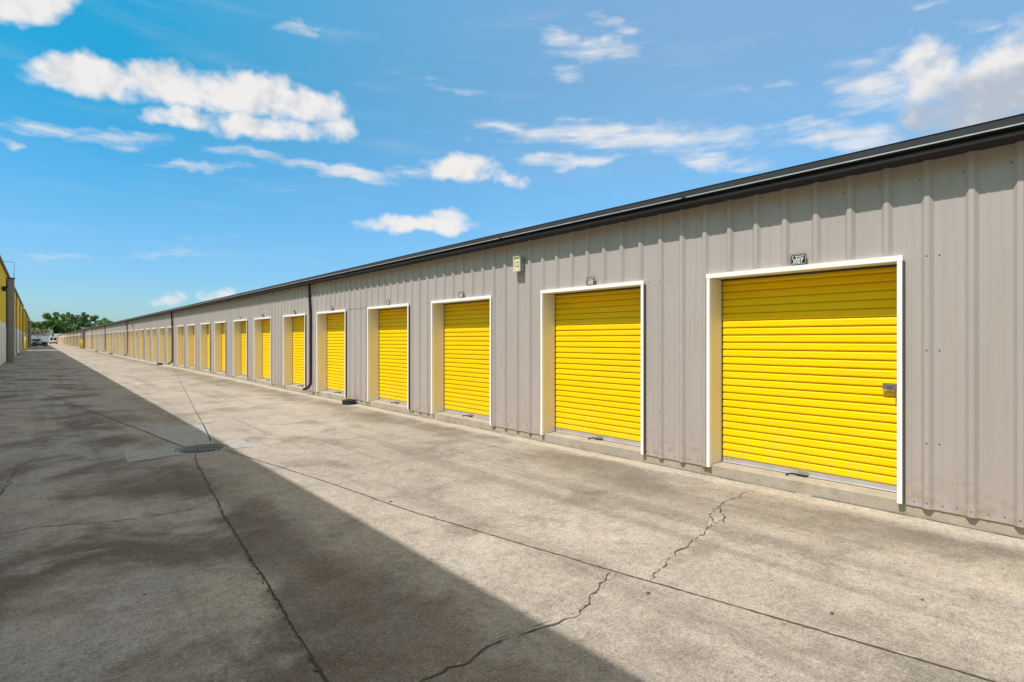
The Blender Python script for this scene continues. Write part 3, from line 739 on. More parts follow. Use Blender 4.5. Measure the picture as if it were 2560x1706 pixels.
# ---- one roller door, built once: curtain with its frame, bottom bar, pull handle, (lock)
REC = .262
CW0, CW1 = .040, TRIM_W - .040        # clear opening
def make_door(parent, curtain='yellow', lock=False):
    b = MB(); z = SILL + .066; top = TRIM_TOP - .028; pit = .0855; pts = []
    xb = WX + REC
    while z < top:
        pts += [(xb + .013, z + .002), (xb - .006, z + .003), (xb - .0105, z + .012), (xb - .0105, z + .030), (xb - .0085, z + .041), (xb - .0078, z + .045), (xb - .0085, z + .049),
                (xb - .0075, z + .062), (xb - .003, z + .073), (xb + .004, z + .0785), (xb + .013, z + .080)]
        z += pit
    b.extr_y(pts, .03, TRIM_W - .03)
    cur = b.build('roller_door', curtain, parent, recalc=False)
    def P(b, name, mats, **k):
        return b.build(name, mats, cur, **k)
    # frame: white face trim, cream jambs and soffit, dark gap down each side of the curtain
    f_ = MB(); fx0, fx1 = WX - .040, WX + .004
    zb = .106
    for (y0, y1) in ((0, .040), (TRIM_W - .040, TRIM_W)):
        f_.box(fx0, fx1, y0, y1, zb, TRIM_TOP - .0505, 0)
    f_.box(fx0 - .002, fx1, -.004, TRIM_W + .004, TRIM_TOP - .05, TRIM_TOP, 0)
    f_.quad((fx1, CW0 - .003, SILL + .002), (WX + REC + .03, CW0 - .003, SILL + .002), (WX + REC + .03, CW0 - .003, TRIM_TOP - .05), (fx1, CW0 - .003, TRIM_TOP - .05), 1)
    f_.quad((fx1, CW1 + .003, SILL + .002), (WX + REC + .03, CW1 + .003, SILL + .002), (WX + REC + .03, CW1 + .003, TRIM_TOP - .05), (fx1, CW1 + .003, TRIM_TOP - .05), 1)
    f_.quad((fx1, CW0, TRIM_TOP - .047), (fx1, CW1, TRIM_TOP - .047), (WX + REC - .05, CW1, TRIM_TOP - .047), (WX + REC - .05, CW0, TRIM_TOP - .047), 1)
    # guide tracks and header shadow gap
    for (y0, y1) in ((CW0 - .002, CW0 + .006), (CW1 - .006, CW1 + .002)):
        f_.box(WX + REC - .016, WX + REC - .001, y0, y1, SILL + .002, TRIM_TOP - .055, 2)
    f_.box(WX + REC - .03, WX + REC + .03, CW0, CW1, TRIM_TOP - .068, TRIM_TOP - .049, 2)
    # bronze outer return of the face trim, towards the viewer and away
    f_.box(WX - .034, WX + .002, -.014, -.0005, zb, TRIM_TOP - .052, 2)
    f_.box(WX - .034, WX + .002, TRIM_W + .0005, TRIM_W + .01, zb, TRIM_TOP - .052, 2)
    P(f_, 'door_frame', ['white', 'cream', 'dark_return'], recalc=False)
    # bottom bar
    b2 = MB(); b2.extr_y([(xb + .004, SILL + .064), (xb - .009, SILL + .064), (xb - .011, SILL + .014), (xb - .028, SILL + .012), (xb - .028, SILL + .006), (xb + .004, SILL + .006)], CW0 + .004, CW1 - .004, closed=True, caps=True)
    b2.box(xb - .024, xb + .004, CW0 + .004, CW1 - .004, SILL + .0005, SILL + .0055, 1)
    for yy in (CW1 - .06, CW1 - .12): b2.tube([(xb - .014, yy, SILL + .045), (xb - .009, yy, SILL + .045)], .006, 8, 1)
    P(b2, 'bottom_bar', ['alu', 'black'])
    # pull handle: bracket with a short black strap lying on the sill
    b3 = MB(); yc = TRIM_W * .50
    b3.box(xb - .060, xb - .011, yc - .055, yc + .055, SILL + .026, SILL + .034, 0)
    b3.box(xb - .016, xb - .0115, yc - .05, yc + .05, SILL + .034, SILL + .056, 0)
    b3.box(xb - .058, xb - .03, yc - .05, yc + .05, SILL + .0045, SILL + .0255, 1)
    b3.tube([(xb - .05, yc + .045, SILL + .018), (xb - .075, yc + .09, SILL + .024), (xb - .105, yc + .125, SILL + .016), (xb - .125, yc + .13, SILL + .008)], [.008, .009, .010, .011], 8, 1)
    P(b3, 'pull_handle', ['steel', 'black'])
    b4 = MB()      # floor bolt at the near corner
    b4.box(xb - .03, xb - .011, CW0 + .01, CW0 + .05, SILL + .02, SILL + .05, 0)
    b4.box(xb - .045, xb - .011, CW0 + .008, CW0 + .055, SILL + .001, SILL + .012, 1)
    P(b4, 'corner_bracket', ['steel', 'black'])
    return cur
def add_lock(cur):
    xb = WX + REC; zc = 1.113
    b = MB()
    b.box(xb - .026, xb - .0105, CW0 + .055, CW0 + .185, zc, zc + .064, 0)
    b.box(xb - .034, xb - .026, CW0 + .058, CW0 + .18, zc + .046, zc + .054, 0)
    b.box(xb - .032, xb - .0265, CW0 + .11, CW0 + .15, zc + .02, zc + .027, 2)
    b.extr_y([(xb - .03, zc - .001), (xb - .046, zc - .012), (xb - .014, zc - .012), (xb - .014, zc - .001)], CW0 + .09, CW0 + .185, closed=True, caps=True)
    b.tube([(xb - .05, CW0 + .078, zc + .022), (xb - .024, CW0 + .078, zc + .022)], .02, 14, 1)
    b.tube([(xb - .056, CW0 + .078, zc + .022), (xb - .05, CW0 + .078, zc + .022)], .012, 12, 0)
    b.build('lock', ['steel', 'brass', 'black'], cur)
    b = MB(); b.box(xb - .052, xb - .047, CW0 + .069, CW0 + .087, zc - .075, zc + .008)
    b.build('key_tag', ['brass'], cur)

def copy_part(o, parent, dy):
    c = o.copy(); COL.objects.link(c); c.parent = parent
    if dy is not None: c.location = (c.location.x, dy, c.location.z)
    return c
door0 = make_door(bldg)
kids0 = list(door0.children)
door0.location = (-WX, DOOR_R[0], 0)
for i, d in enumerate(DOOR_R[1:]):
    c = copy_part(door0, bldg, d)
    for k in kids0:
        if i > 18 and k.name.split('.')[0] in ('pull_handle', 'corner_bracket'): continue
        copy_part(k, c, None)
add_lock(door0)

# ---- downspouts (parts of the building)
def downspout(parent, y, x=5.90, zt=EAVE + .01, sgn=-1, w=.085, d=.065, mat='brown', off=None):
    b = MB(); s = sgn
    b.sq_tube([(x + s * .05, y, zt), (x + s * .045, y, zt - .12), (x + s * .0, y, zt - .9), (x, y, .38), (x + s * .02, y, .29), (x + s * .09, y, .21), (x + s * .20, y, .17), (x + s * .22, y, .168)], w, d)
    for z in (zt - 1.2, 1.0): b.box(x - d / 2 - .004, x + d / 2 + .03, y - w / 2 - .012, y + w / 2 + .012, z, z + .03)
    o = b.build('downspout', mat, parent, bevel=.006)
    if off: o.location = off
    return o
for y in (15.68, 37.3, 59.0, 80.3, 101.6): downspout(bldg, y, off=OFF)

# ---- pier and raised end bay
b = MB(); b.box(5.50, 6.6, B1 + .06, B1 + .75, 0, 3.30); b.box(5.46, 6.65, B1 + .03, B1 + .78, 3.302, 3.34)
rb(b, 'pier', 'pier')
b = MB(); b.box(5.72, 12, B1 + .8, B1 + 5, 3.25, 3.62); b.box(5.69, 12.02, B1 + .78, B1 + 5.02, 3.622, 3.66); rb(b, 'parapet', 'roof')

# ------------------------------------------------------------------ farther right building
far = thing('storage_building', 'farther grey storage building beyond the brown pier, on the right of the aisle', 'storage building', (WX, B1 + 1, 0))
FOFF = (-WX, -(B1 + 1), 0)
F0, F1 = B1 + .8, 296.0
fd = []
y = F0 + 1.5; k = 0
while y < F1 - 2.5:
    fd.append(y); y += (2.81, 3.155)[k % 2]; k += 1
fd_s = fd
b = MB()
cur = F0
for d in fd:
    b.box(WX, WX + .03, cur, d, .1, 3.2); b.box(WX, WX + .03, d, d + TRIM_W, TRIM_TOP, 3.2); cur = d + TRIM_W
b.box(WX, WX + .03, cur, F1, .1, 3.2)
k = 0
o = b.build('wall', 'taupe', far); o.location = FOFF
b = MB(); b.box(WX + .012, WX + 12, F0, F1, 0, .13); o = b.build('foundation', 'stone', far); o.location = FOFF
b = MB(); b.box(5.72, 5.955, F0, F1, 3.18, 3.28); o = b.build('gutter', 'gutter', far); o.location = FOFF
b = MB(); b.extr_y([(5.8, 3.282), (5.8, 3.34), (12.5, 3.7), (19, 3.34)], F0, F1); o = b.build('roof', 'roof', far, recalc=False); o.location = FOFF
b = MB(); b.box(WX + .5, WX + .51, F0, F1, .1, 3.2); b.poly([(WX, F1, 0), (19, F1, 0), (19, F1, 3.34), (12.5, F1, 3.7), (WX, F1, 3.34)]); o = b.build('partition_wall', 'interior', far); o.location = FOFF
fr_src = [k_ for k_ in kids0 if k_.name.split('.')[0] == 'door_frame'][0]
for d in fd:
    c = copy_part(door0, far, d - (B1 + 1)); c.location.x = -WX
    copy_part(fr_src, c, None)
for y in (131, 144, 158, 176, 196, 216): downspout(far, y, off=FOFF)

# ------------------------------------------------------------------ number plates above the doors
def number_plate(yc, num, label, detail=2):
    # every plate faces the yard (-x); local frame: x to the right in the picture, y up
    t = thing('number_plate', label, 'unit sign', (WX - .0365, yc, TRIM_TOP + .062), 'black unit number plates above the roller doors')
    rot = (pi / 2, 0, -pi / 2)
    def rr(w, h, r, n=5):
        pts = []
        for (cx, cy, a0) in ((w / 2 - r, h / 2 - r, 0), (-w / 2 + r, h / 2 - r, 90), (-w / 2 + r, -h / 2 + r, 180), (w / 2 - r, -h / 2 + r, 270)):
            for i in range(n): a = R(a0 + 90 * i / (n - 1)); pts.append((cx + r * cos(a), cy + r * sin(a)))
        return pts
    w, h = .160, .112
    b = MB()
    o_ = rr(w, h, .016)
    n = len(b.v); k = len(o_)
    b.v += [(0, -p[0], p[1]) for p in o_] + [(.004, -p[0], p[1]) for p in o_]
    b.f.append(tuple(range(k))); b.m.append(0)
    for i in range(k): b.f.append((i, (i + 1) % k, k + (i + 1) % k, k + i)); b.m.append(0)
    b.build('plate', 'blackgloss', t)
    b = MB(); a1, a2 = rr(w - .012, h - .012, .013), rr(w - .018, h - .018, .0105)
    for i in range(len(a1)):
        j = (i + 1) % len(a1)
        b.quad((-.0012, -a1[i][0], a1[i][1]), (-.0012, -a1[j][0], a1[j][1]), (-.0012, -a2[j][0], a2[j][1]), (-.0012, -a2[i][0], a2[i][1]))
    b.build('border', 'lettering', t, recalc=False)
    text_part(num, .066, 'lettering', t, (-.0016, .004, -.022), rot, name='number', sx=.78, bold=.0010)
    if detail > 1:
        text_part('safeguard', .023, 'lettering', t, (-.0016, -.012, .031), rot, name='name_line', bold=.0004)
        text_part('self storage', .018, 'lettering', t, (-.0016, -.014, .0115), rot, name='name_line', bold=.0004)
        b = MB()     # the small Y-shaped emblem in front of the name
        for (p0, p1) in (((.060, .036), (.054, .024)), ((.046, .036), (.054, .024)), ((.054, .026), (.054, .006))):
            d = Vector((p1[0] - p0[0], p1[1] - p0[1])).normalized(); nn = Vector((-d.y, d.x)) * .0028
            b.quad((-.0016, p0[0] + nn.x, p0[1] + nn.y), (-.0016, p0[0] - nn.x, p0[1] - nn.y), (-.0016, p1[0] - nn.x, p1[1] - nn.y), (-.0016, p1[0] + nn.x, p1[1] + nn.y))
        b.build('emblem', 'lettering', t, recalc=False)
    return t
pos = ['over the nearest, largest-looking roller door', 'over the second roller door from the viewer', 'over the third roller door, just beyond the box numbered 12',
       'over the fourth roller door', 'over the fifth roller door, just before the dark downspout', 'over the sixth roller door, just past the dark downspout',
       'over the seventh roller door', 'over the eighth roller door']
for i in range(8):
    extra = '' if i < 3 else ''
    number_plate(DOOR_R[i] + .90, str(3007 + i), 'black number plate reading %d %s' % (3007 + i, pos[i]) if i < 2 else 'small black number plate ' + pos[i], 2 if i < 5 else 1)

# ------------------------------------------------------------------ box sign "12"
def box_sign(yc, z0, label):
    t = thing('box_sign', label, 'building sign', (WX - .03, yc, z0), 'cream building number boxes on the taupe wall')
    d, w, h = .085, .17, .232
    b = MB(); b.box(-d + .02, .03, -w / 2 + .008, w / 2 - .008, .008, h - .008); b.build('housing', 'sign_side', t, bevel=.008)
    b = MB()
    x0 = -d; f0 = .016
    b.box(x0, x0 + .022, -w / 2, -w / 2 + f0, 0, h); b.box(x0, x0 + .022, w / 2 - f0, w / 2, 0, h)
    b.box(x0, x0 + .022, -w / 2 + f0, w / 2 - f0, 0, f0); b.box(x0, x0 + .022, -w / 2 + f0, w / 2 - f0, h - f0 - .006, h)
    b.box(x0 - .012, x0 + .03, -w / 2 - .004, w / 2 + .004, h + .0005, h + .012)
    b.build('frame', 'sign_cream', t, bevel=.003)
    b = MB(); b.box(x0 + .006, x0 + .012, -w / 2 + f0 + .001, w / 2 - f0 - .001, f0 + .001, h - f0 - .007); b.build('panel', 'sign_panel', t)
    b = MB(); xi = x0 + .0045
    yo, yi = w / 2 - f0 - .008, w / 2 - f0 - .011; zo0, zo1 = f0 + .008, h - f0 - .014
    b.box(xi, xi + .001, -yo, -yi, zo0, zo1); b.box(xi, xi + .001, yi, yo, zo0, zo1); b.box(xi, xi + .001, -yi, yi, zo0, zo0 + .003); b.box(xi, xi + .001, -yi, yi, zo1 - .003, zo1)
    b.build('inset_line', 'ink', t)
    text_part('12', .135, 'ink', t, (x0 + .0045, 0, h / 2 - .004), (pi / 2, 0, -pi / 2), name='number', sx=.72, bold=.0005)
    return t
box_sign(6.665, 2.695, 'cream box sign numbered 12 high on the taupe wall, left of the second door')
box_sign(55.4, 2.60, 'tiny far cream box sign high on the taupe wall near the far downspouts')

# ------------------------------------------------------------------ black tubs at the wall foot
for i, (y, x, lab) in enumerate(((12.83, 5.77, 'black round rubber tub at the wall foot between the fourth and fifth doors'), (40.4, 5.72, 'black tub on the ground just beyond the second downspout'),
                                 (71.4, 5.72, 'black tub far along the wall, middle one of the far three'), (89.8, 5.72, 'farthest and smallest black tub at the wall foot'))):
    t = thing('rubber_tub', lab, 'tub', (x, y, 0), 'black tubs along the foot of the wall')
    b = MB(); prof = [(.152, 0), (.160, .012), (.163, .028), (.158, .034), (.160, .075), (.166, .085), (.166, .098), (.150, .108), (.10, .110), (.095, .085)]
    n = 28
    for q in range(len(prof) - 1):
        for s_ in range(n):
            a, a2 = 2 * pi * s_ / n, 2 * pi * (s_ + 1) / n
            (r1, z1), (r2, z2) = prof[q], prof[q + 1]
            b.quad((r1 * cos(a), r1 * sin(a), z1), (r1 * cos(a2), r1 * sin(a2), z1), (r2 * cos(a2), r2 * sin(a2), z2), (r2 * cos(a), r2 * sin(a), z2))
    b.build('rim', 'black', t, recalc=False)
    b = MB(); b.poly([(.0955 * cos(2 * pi * s_ / n), .0955 * sin(2 * pi * s_ / n), .086) for s_ in range(n)]); b.build('lid', 'iron', t)

# ------------------------------------------------------------------ left-hand tall buildings
LX = -1.73
def left_building(y0, y1, label, spouts, door_pitch, pier=None, h=6.02, lamp=None):
    t = thing('tall_storage_building', label, 'storage building', (LX, y0, 0), 'tall yellow and white storage buildings on the left')
    O = (-LX, -y0, 0)
    def add(b, name, mats, **k):
        o = b.build(name, mats, t, **k); o.location = O; return o
    b = MB(); zs = 2.66
    k = 0; y = y0
    prof = []
    while y < y1:
        prof += [(LX, y), (LX, y + .22), (LX + .028, y + .24), (LX + .028, y + .27), (LX, y + .29)]; y += .305
    prof = [q for q in prof if q[1] <= y1] + [(LX, y1)]
    b.extr_z(prof, zs, h, 0); b.extr_z(prof, .08, zs - .002, 1)
    b.poly([(LX, y0, 0), (LX - 18, y0, 0), (LX - 18, y0, h), (LX - 9, y0, h + .5), (LX, y0, h)], 0)
    b.poly([(LX, y1, 0), (LX - 18, y1, 0), (LX - 18, y1, h), (LX - 9, y1, h + .5), (LX, y1, h)], 0)
    b.quad((LX - 18, y0, 0), (LX - 18, y1, 0), (LX - 18, y1, h), (LX - 18, y0, h), 0)
    add(b, 'wall', ['lyellow', 'lwhite'], recalc=False)
    b = MB(); b.extr_y([(LX + .1, h + .085), (LX - 9, h + .6), (LX - 18, h + .085)], y0, y1); add(b, 'roof', 'roof', recalc=False)
    b = MB(); b.extr_y([(LX - .02, h), (LX + .11, h), (LX + .15, h + .09), (LX + .15, h + .10), (LX - .02, h + .083)], y0, y1, closed=True, caps=True); add(b, 'gutter', 'redroof')
    b = MB(); b.box(LX - 18, LX + .02, y0, y1, 0, .079); add(b, 'foundation', 'stone')
    for s_ in spouts: downspout(t, s_, x=LX + .09, zt=h, sgn=1, off=O)
    y = y0 + 1.0
    dz = []
    while y < y1 - 3:
        dz.append(y); y += door_pitch
    src = None
    for d in dz:
        if src is None:
            b = MB(); zz = .1; pts = []
            while zz < 2.15: pts += [(LX + .030, zz), (LX + .044, zz + .02), (LX + .044, zz + .06), (LX + .030, zz + .08)]; zz += .085
            b.extr_y(pts, 0, 2.4); src = b.build('roller_door', 'lwhite', t, recalc=False); src.location = (-LX, d - y0, 0)
            b = MB(); b.box(LX + .0005, LX + .06, -.07, 0, .08, 2.26); b.box(LX + .0005, LX + .06, 2.4, 2.47, .08, 2.26); b.box(LX + .0005, LX + .062, -.07, 2.47, 2.262, 2.34)
            fr = b.build('door_frame', 'lwhite', src)
        else:
            c = src.copy(); COL.objects.link(c); c.parent = t; c.location = (-LX, d - y0, 0)
            c2 = fr.copy(); COL.objects.link(c2); c2.parent = c
    for (py, w, hh, dep) in (pier or []):
        b = MB(); n = 6
        pr = [(LX - .05, py), (LX + dep - .02, py), (LX + dep, py + .02), (LX + dep, py + w), (LX - .05, py + w)]
        b.extr_z(pr, 0, hh); b.box(LX - .06, LX + dep + .03, py - .03, py + w + .03, hh, hh + .07, 1)
        b.box(LX + .001, LX + .09, py - .12, py - .002, .1, hh - .1, 1)
        add(b, 'pier', ['pier', 'gutter'], recalc=False)
    return t
LB1 = left_building(-42, 51.0, 'nearest tall yellow and white storage building at the left edge', [], 3.05, pier=[(50.6, .5, 5.72, .44)])
left_building(51.2, 100.8, 'second tall yellow and white building, just behind the grey pier on the left', [69.5, 83, 94.5, 100.3], 6.1)
left_building(109.5, 205.0, 'farthest tall yellow and white building past the sunlit strip on the left', [112, 121, 131, 142], 6.1, pier=[(149.5, .8, 5.3, .5)])

t = thing('wall_lamp', 'small black flood lamp high on the yellow wall at the left edge', 'lamp', (LX + .03, 44.6, 4.62))
b = MB(); b.box(0, .05, -.05, .05, -.08, .12); b.build('bracket', 'black', t)
b = MB(); b.extr_y([(.05, .12), (.28, .18), (.31, .14), (.16, -.16), (.05, -.16)], -.16, .16, closed=True, caps=True); b.build('lamp_housing', 'black', t)
t = thing('roof_pipe', 'thin grey pipe bent at the top, standing on the roof edge by the grey pier', 'pipe', (LX + .42, 50.9, 5.79))
b = MB(); b.tube([(0, 0, 0), (0, 0, 1.06), (-.02, 0, 1.10), (-.55, 0, 1.12)], .022, 8); b.build('pipe', 'pole', t)

# vent grille on the second left building is a bollard's neighbour; yellow bollards
def bollard(x, y, label, h=1.15, r=.1):
    t = thing('bollard', label, 'bollard', (x, y, 0), 'yellow steel bollards')
    b = MB(); b.tube([(0, 0, 0), (0, 0, h - .05), (0, 0, h - .015), (0, 0, h)], [r, r, r * .8, r * .3], 16); b.build('post', 'bollard', t, smooth=True)
    b = MB(); b.tube([(0, 0, 0), (0, 0, .03)], r * 1.5, 16); b.build('base', 'stone', t)
bollard(-1.42, 101.4, 'yellow bollard at the corner of the sunlit cross strip on the left', 1.9, .13)
bollard(5.42, B1 - 1.6, 'yellow bollard in front of the brown pier on the right', 1.5, .11)
bollard(5.42, B1 + 2.0, 'yellow bollard behind the brown pier on the right', 1.5, .11)

# ------------------------------------------------------------------ vehicles at the far end
def tyre(b, x, y, r, w, mi=0, hub=1):
    b.tube([(x, y - w / 2, r), (x, y - w / 2 + .03, r), (x, y + w / 2 - .03, r), (x, y + w / 2, r)], [r * .86, r, r, r * .86], 20, mi)
t = thing('utility_vehicle', 'black and grey open utility buggy parked at the far end of the aisle', 'utility vehicle', (.1, 163, 0), rz=R(8))
b = MB(); b.box(-1.2, 1.15, -.60, .60, .26, .60); b.extr_y([(-1.2, .55), (-1.2, 1.0), (-.45, 1.02), (-.4, .9), (-.35, .55)], -.68, .68, closed=True, caps=True)
b.extr_y([(.35, .5), (.35, 1.02), (.62, 1.05), (1.25, .90), (1.32, .62), (1.2, .45)], -.6, .6, closed=True, caps=True); b.build('body', 'vblack', t, bevel=.03)
b = MB(); b.box(-.95, -.05, -.70, -.685, .62, 1.0); b.build('side_panel', 'pole', t)
b = MB(); b.box(-.45, .1, -.58, .58, .62, .85); b.extr_y([(-.48, .85), (-.62, 1.35), (-.50, 1.37), (-.32, .87)], -.58, .58, closed=True, caps=True); b.build('seat', 'navy', t, bevel=.03)
for (x, s) in ((-.85, -1), (-.85, 1), (.95, -1), (.95, 1)):
    b = MB(); tyre(b, x, s * .66, .36, .26); w_ = b.build('wheel', 'black', t)
    b = MB(); b.tube([(x, s * .66 - .135, .36), (x, s * .66 + .135, .36)], .17, 16); b.build('rim', 'vgrey', w_)
b = MB()
for s in (-1, 1):
    b.tube([(.45, s * .6, 1.0), (.22, s * .58, 1.62), (-.62, s * .58, 1.66), (-.75, s * .6, .95)], .028, 8)
b.tube([(.22, -.58, 1.62), (.22, .58, 1.62)], .025, 8); b.tube([(-.62, -.58, 1.66), (-.62, .58, 1.66)], .025, 8); b.build('roll_cage', 'vblack', t)
b = MB()
for (x0, x1) in ((-1.28, -.42), (.52, 1.38)):
    for s in (-1, 1):
        b.extr_y([(x0, .74), (x0 + .12, .86), (x1 - .12, .86), (x1, .72), (x1 - .1, .80), (x0 + .1, .80)], s * .68 - .14, s * .68 + .14, closed=True, caps=True)
b.build('fender', 'vblack', t)
b = MB(); b.tube([(.28, .25, 1.02), (.18, .25, 1.12)], .015, 8); b.tube([(.17, .25 + .16 * cos(q * pi / 8), 1.12 + .16 * sin(q * pi / 8)) for q in range(17)], .015, 6); b.build('steering_wheel', 'vblack', t)

t = thing('van', 'rounded white van half hidden behind the black buggy', 'van', (-.55, 176, 0), 'white vans at the far end')
b = MB(); b.extr_y([(-1.0, .42), (-1.02, 1.2), (-.95, 1.7), (-.72, 2.0), (.72, 2.0), (.95, 1.7), (1.02, 1.2), (1.0, .42)], 0, 4.6, closed=True, caps=True); b.build('body', 'vwhite', t, bevel=.08)
b = MB(); b.box(-.72, .72, -.012, .02, 1.15, 1.6); b.build('rear_window', 'glass', t)
for (x, y) in ((-.84, .9), (.84, .9), (-.84, 3.7), (.84, 3.7)):
    b = MB(); b.tube([(x - .12, y, .34), (x + .12, y, .34)], .34, 18); b.build('wheel', 'black', t)
t = thing('van', 'white van with two dark rear windows parked at the far end by the right wall', 'van', (3.5, 234, 0), 'white vans at the far end')
b = MB(); b.extr_y([(-1.0, .42), (-1.02, 1.3), (-.93, 2.2), (-.78, 2.4), (.78, 2.4), (.93, 2.2), (1.02, 1.3), (1.0, .42)], 0, 5.0, closed=True, caps=True); b.build('body', 'vwhite', t, bevel=.05)
for x0 in (-.80, .08):
    b = MB(); b.box(x0, x0 + .72, -.012, .02, 1.28, 2.12); b.build('rear_window', 'glass', t)
b = MB(); b.box(-.98, .98, -.16, .02, .42, .60); b.build('bumper', 'vblack', t)
for x0 in (-.98, .86):
    b = MB(); b.box(x0, x0 + .12, -.01, .02, .95, 1.2); b.build('tail_light', 'redroof', t)
for (x, y) in ((-.84, .9), (.84, .9), (-.84, 4.0), (.84, 4.0)):
    b = MB(); b.tube([(x - .12, y, .34), (x + .12, y, .34)], .34, 18); b.build('wheel', 'black', t)
b = MB(); b.box(-.8, .8, .2, 4.8, .22, .415); b.build('chassis', 'vblack', t)

# ------------------------------------------------------------------ houses beyond
def house(x0, x1, y0, y1, h, ridge, label, gable_x=False):
    t = thing('house', label, 'house', (x0, y0, 0))
    b = MB(); b.box(0, x1 - x0, 0, y1 - y0, 0, h); b.build('wall', 'bluewhite', t)
    b = MB(); w = x1 - x0; d = y1 - y0
    if gable_x:
        b.poly([(-.4, -.4, h), (w + .4, -.4, h), (w + .4, d / 2, ridge), (-.4, d / 2, ridge)]); b.poly([(-.4, d + .4, h), (w + .4, d + .4, h), (w + .4, d / 2, ridge), (-.4, d / 2, ridge)])
        b.poly([(-.4, -.4, h), (-.4, d + .4, h), (-.4, d / 2, ridge)]); b.poly([(w + .4, -.4, h), (w + .4, d + .4, h), (w + .4, d / 2, ridge)])
        b.poly([(-.4, -.4, h), (w + .4, -.4, h), (w + .4, d + .4, h), (-.4, d + .4, h)])
    else:
        b.poly([(-.4, -.4, h), (w / 2, -.4, ridge), (w / 2, d + .4, ridge), (-.4, d + .4, h)]); b.poly([(w + .4, -.4, h), (w / 2, -.4, ridge), (w / 2, d + .4, ridge), (w + .4, d + .4, h)])
        b.poly([(-.3, -.3, h), (w + .3, -.3, h), (w / 2, -.3, ridge)]); b.poly([(-.4, -.4, h), (w + .4, -.4, h), (w + .4, d + .4, h), (-.4, d + .4, h)])
    b.build('roof', 'shingle', t, recalc=False)
    return t, w
t, w = house(-10.5, 3.4, 302, 314, 3.2, 6.0, 'pale blue-white house with grey gable roof closing the end of the aisle')
b = MB(); b.box(4.2, 8.6, -.03, -.002, .05, 2.5)
for z in (.6, 1.2, 1.8): b.box(4.2, 8.6, -.045, -.031, z, z + .03)
b.build('garage_door', 'vwhite', t)
b = MB(); b.box(1.4, 2.6, -.04, .02, 1.0, 2.2); b.build('window', 'glass', t)
t, w = house(5.2, 22, 304, 314, 2.6, 4.0, 'grey-roofed house behind the far end of the right-hand buildings', True)
b = MB(); b.box(1.4, 2.6, -.04, .02, 1.0, 2.2); b.build('window', 'glass', t)

# ------------------------------------------------------------------ trees
def tree(name, label, loc, lobes, n, leaf, mats, trunk_h, trunk_r, seed, group=None):
    rnd = random.Random(seed)
    t = thing(name, label, 'tree', loc, group)
    b = MB(); b.tube([(0, 0, 0), (.1, 0, trunk_h * .5), (0, .1, trunk_h)], [trunk_r, trunk_r * .75, trunk_r * .6], 10)
    for (cx, cy, cz, rx, ry, rz) in lobes:
        b.tube([(0, 0, trunk_h * .8), (cx * .5, cy * .5, (trunk_h + cz) / 2), (cx, cy, cz)], [trunk_r * .5, trunk_r * .3, .06], 7)
    b.build('trunk', 'bark', t)
    b = MB(); vol = [l[3] * l[4] * l[5] for l in lobes]; tot = sum(vol)
    clumps = []
    for l, v in zip(lobes, vol):
        for _ in range(max(6, int(70 * v / tot))):
            d = Vector((rnd.gauss(0, 1), rnd.gauss(0, 1), rnd.gauss(0, 1))).normalized() * rnd.random() ** .42
            clumps.append((l[0] + d.x * l[3], l[1] + d.y * l[4], l[2] + d.z * l[5], rnd.uniform(.22, .42) * min(l[3], l[5])))
    for _ in range(n):
        c = rnd.choice(clumps)
        d = Vector((rnd.gauss(0, 1), rnd.gauss(0, 1), rnd.gauss(0, .8))).normalized() * c[3] * rnd.random() ** .35
        p_ = Vector(c[:3]) + d; p_.z *= 1.07
        if p_.z < .8: continue
        u = Vector((rnd.gauss(0, 1), rnd.gauss(0, 1), rnd.gauss(0, 1))).normalized(); w_ = u.orthogonal().normalized()
        w2 = u.cross(w_); s_ = leaf * rnd.uniform(.6, 1.3)
        b.quad(tuple(p_ + w_ * s_), tuple(p_ + w2 * s_ * .6), tuple(p_ - w_ * s_), tuple(p_ - w2 * s_ * .6))
    b.build('crown', mats, t, recalc=False)
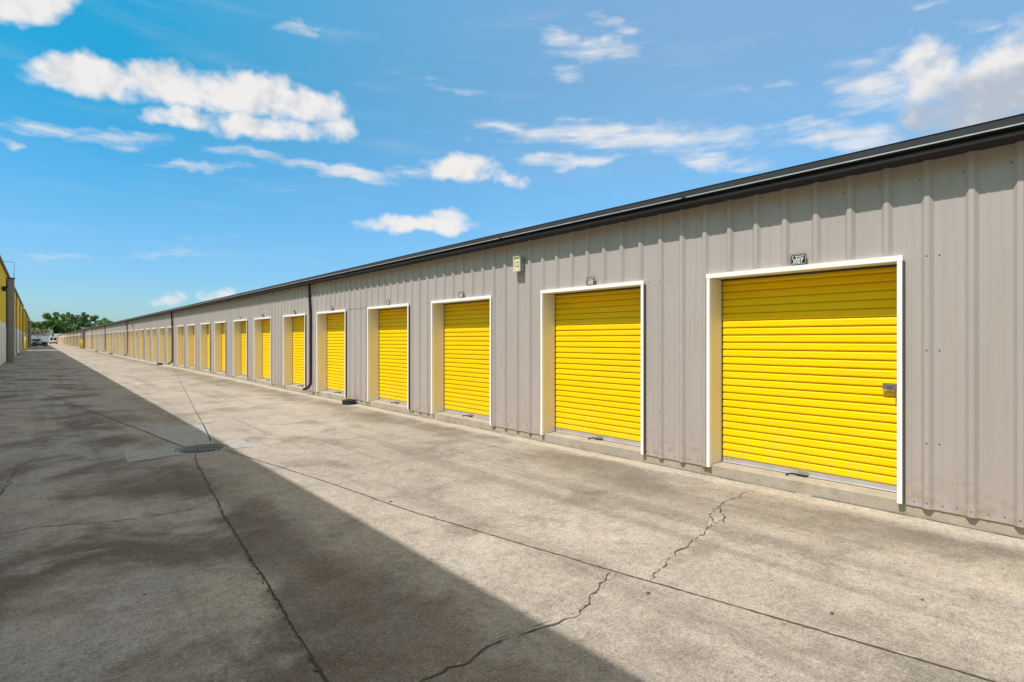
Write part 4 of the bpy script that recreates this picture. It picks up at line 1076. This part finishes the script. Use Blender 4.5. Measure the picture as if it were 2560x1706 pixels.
def at_px(px, zc):
    X = (px - 1280) / 1370 * zc
    return (X * cos(YAW) + zc * sin(YAW), -X * sin(YAW) + zc * cos(YAW), -.06)
TG = 'trees beyond the storage yard'
Z_ = 300
tree('oak_tree', 'large spreading green tree behind the house, tallest of all', at_px(150, Z_), [(-8.0, 4, 8.6, 4.2, 4.5, 4.6), (-4, 0, 10.4, 4.8, 5, 4.8), (-1, 0, 12.0, 4.6, 5, 3.6), (2.2, -2, 11.2, 5.4, 5, 4.6), (5.5, -4, 9, 4.5, 4, 4.5), (.5, 0, 6.2, 9, 6, 4.6), (-5, 2, 5.5, 5, 4, 3.6), (-9, 0, 5.5, 3.5, 3, 3.5)], 30000, .36, 'leaf', 4.0, .6, 3, TG)
tree('oak_tree', 'airy tree with gaps in its crown, right behind the large one', at_px(206, 296), [(-4.4, 0, 14.0, 3.4, 3, 2.0), (1.2, 0, 12.0, 4.0, 3.4, 3.2), (4.6, -3, 10.0, 3.2, 3, 4.4), (-2.5, 2, 9.0, 5.5, 4, 4.6), (1, 0, 6.5, 6, 4, 4)], 17000, .34, 'leaf2', 5.0, .5, 4, TG)
tree('oak_tree', 'lower bright green tree at the left, beside the brown pier', at_px(94, 290), [(0, 0, 8.4, 4.2, 3.6, 2.4), (-3.4, 2, 8.0, 3.2, 3, 2.4), (2.8, -2, 7.4, 3.0, 2, 2.2), (-1, 0, 6.0, 4, 3, 1.8)], 14000, .34, 'leaf', 4, .4, 5, TG)
tree('blossom_tree', 'pale whitish flowering shrub under the left tree', at_px(96, 218), [(0, 0, 4.4, 3.0, 2.0, 1.1), (2.4, -2, 4.3, 1.6, 2, 1.0), (-2.4, 0, 4.2, 2.4, 2, 1.1)], 6500, .2, 'blossom', 2.4, .18, 6, None)
tree('oak_tree', 'small treetop peeping over the right-hand roof', at_px(258, 210), [(0, 0, 6.6, 3.0, 2.4, 2.2), (2.6, -2, 6.0, 2.8, 2, 1.8)], 7000, .24, 'leaf2', 3.0, .3, 8, TG)
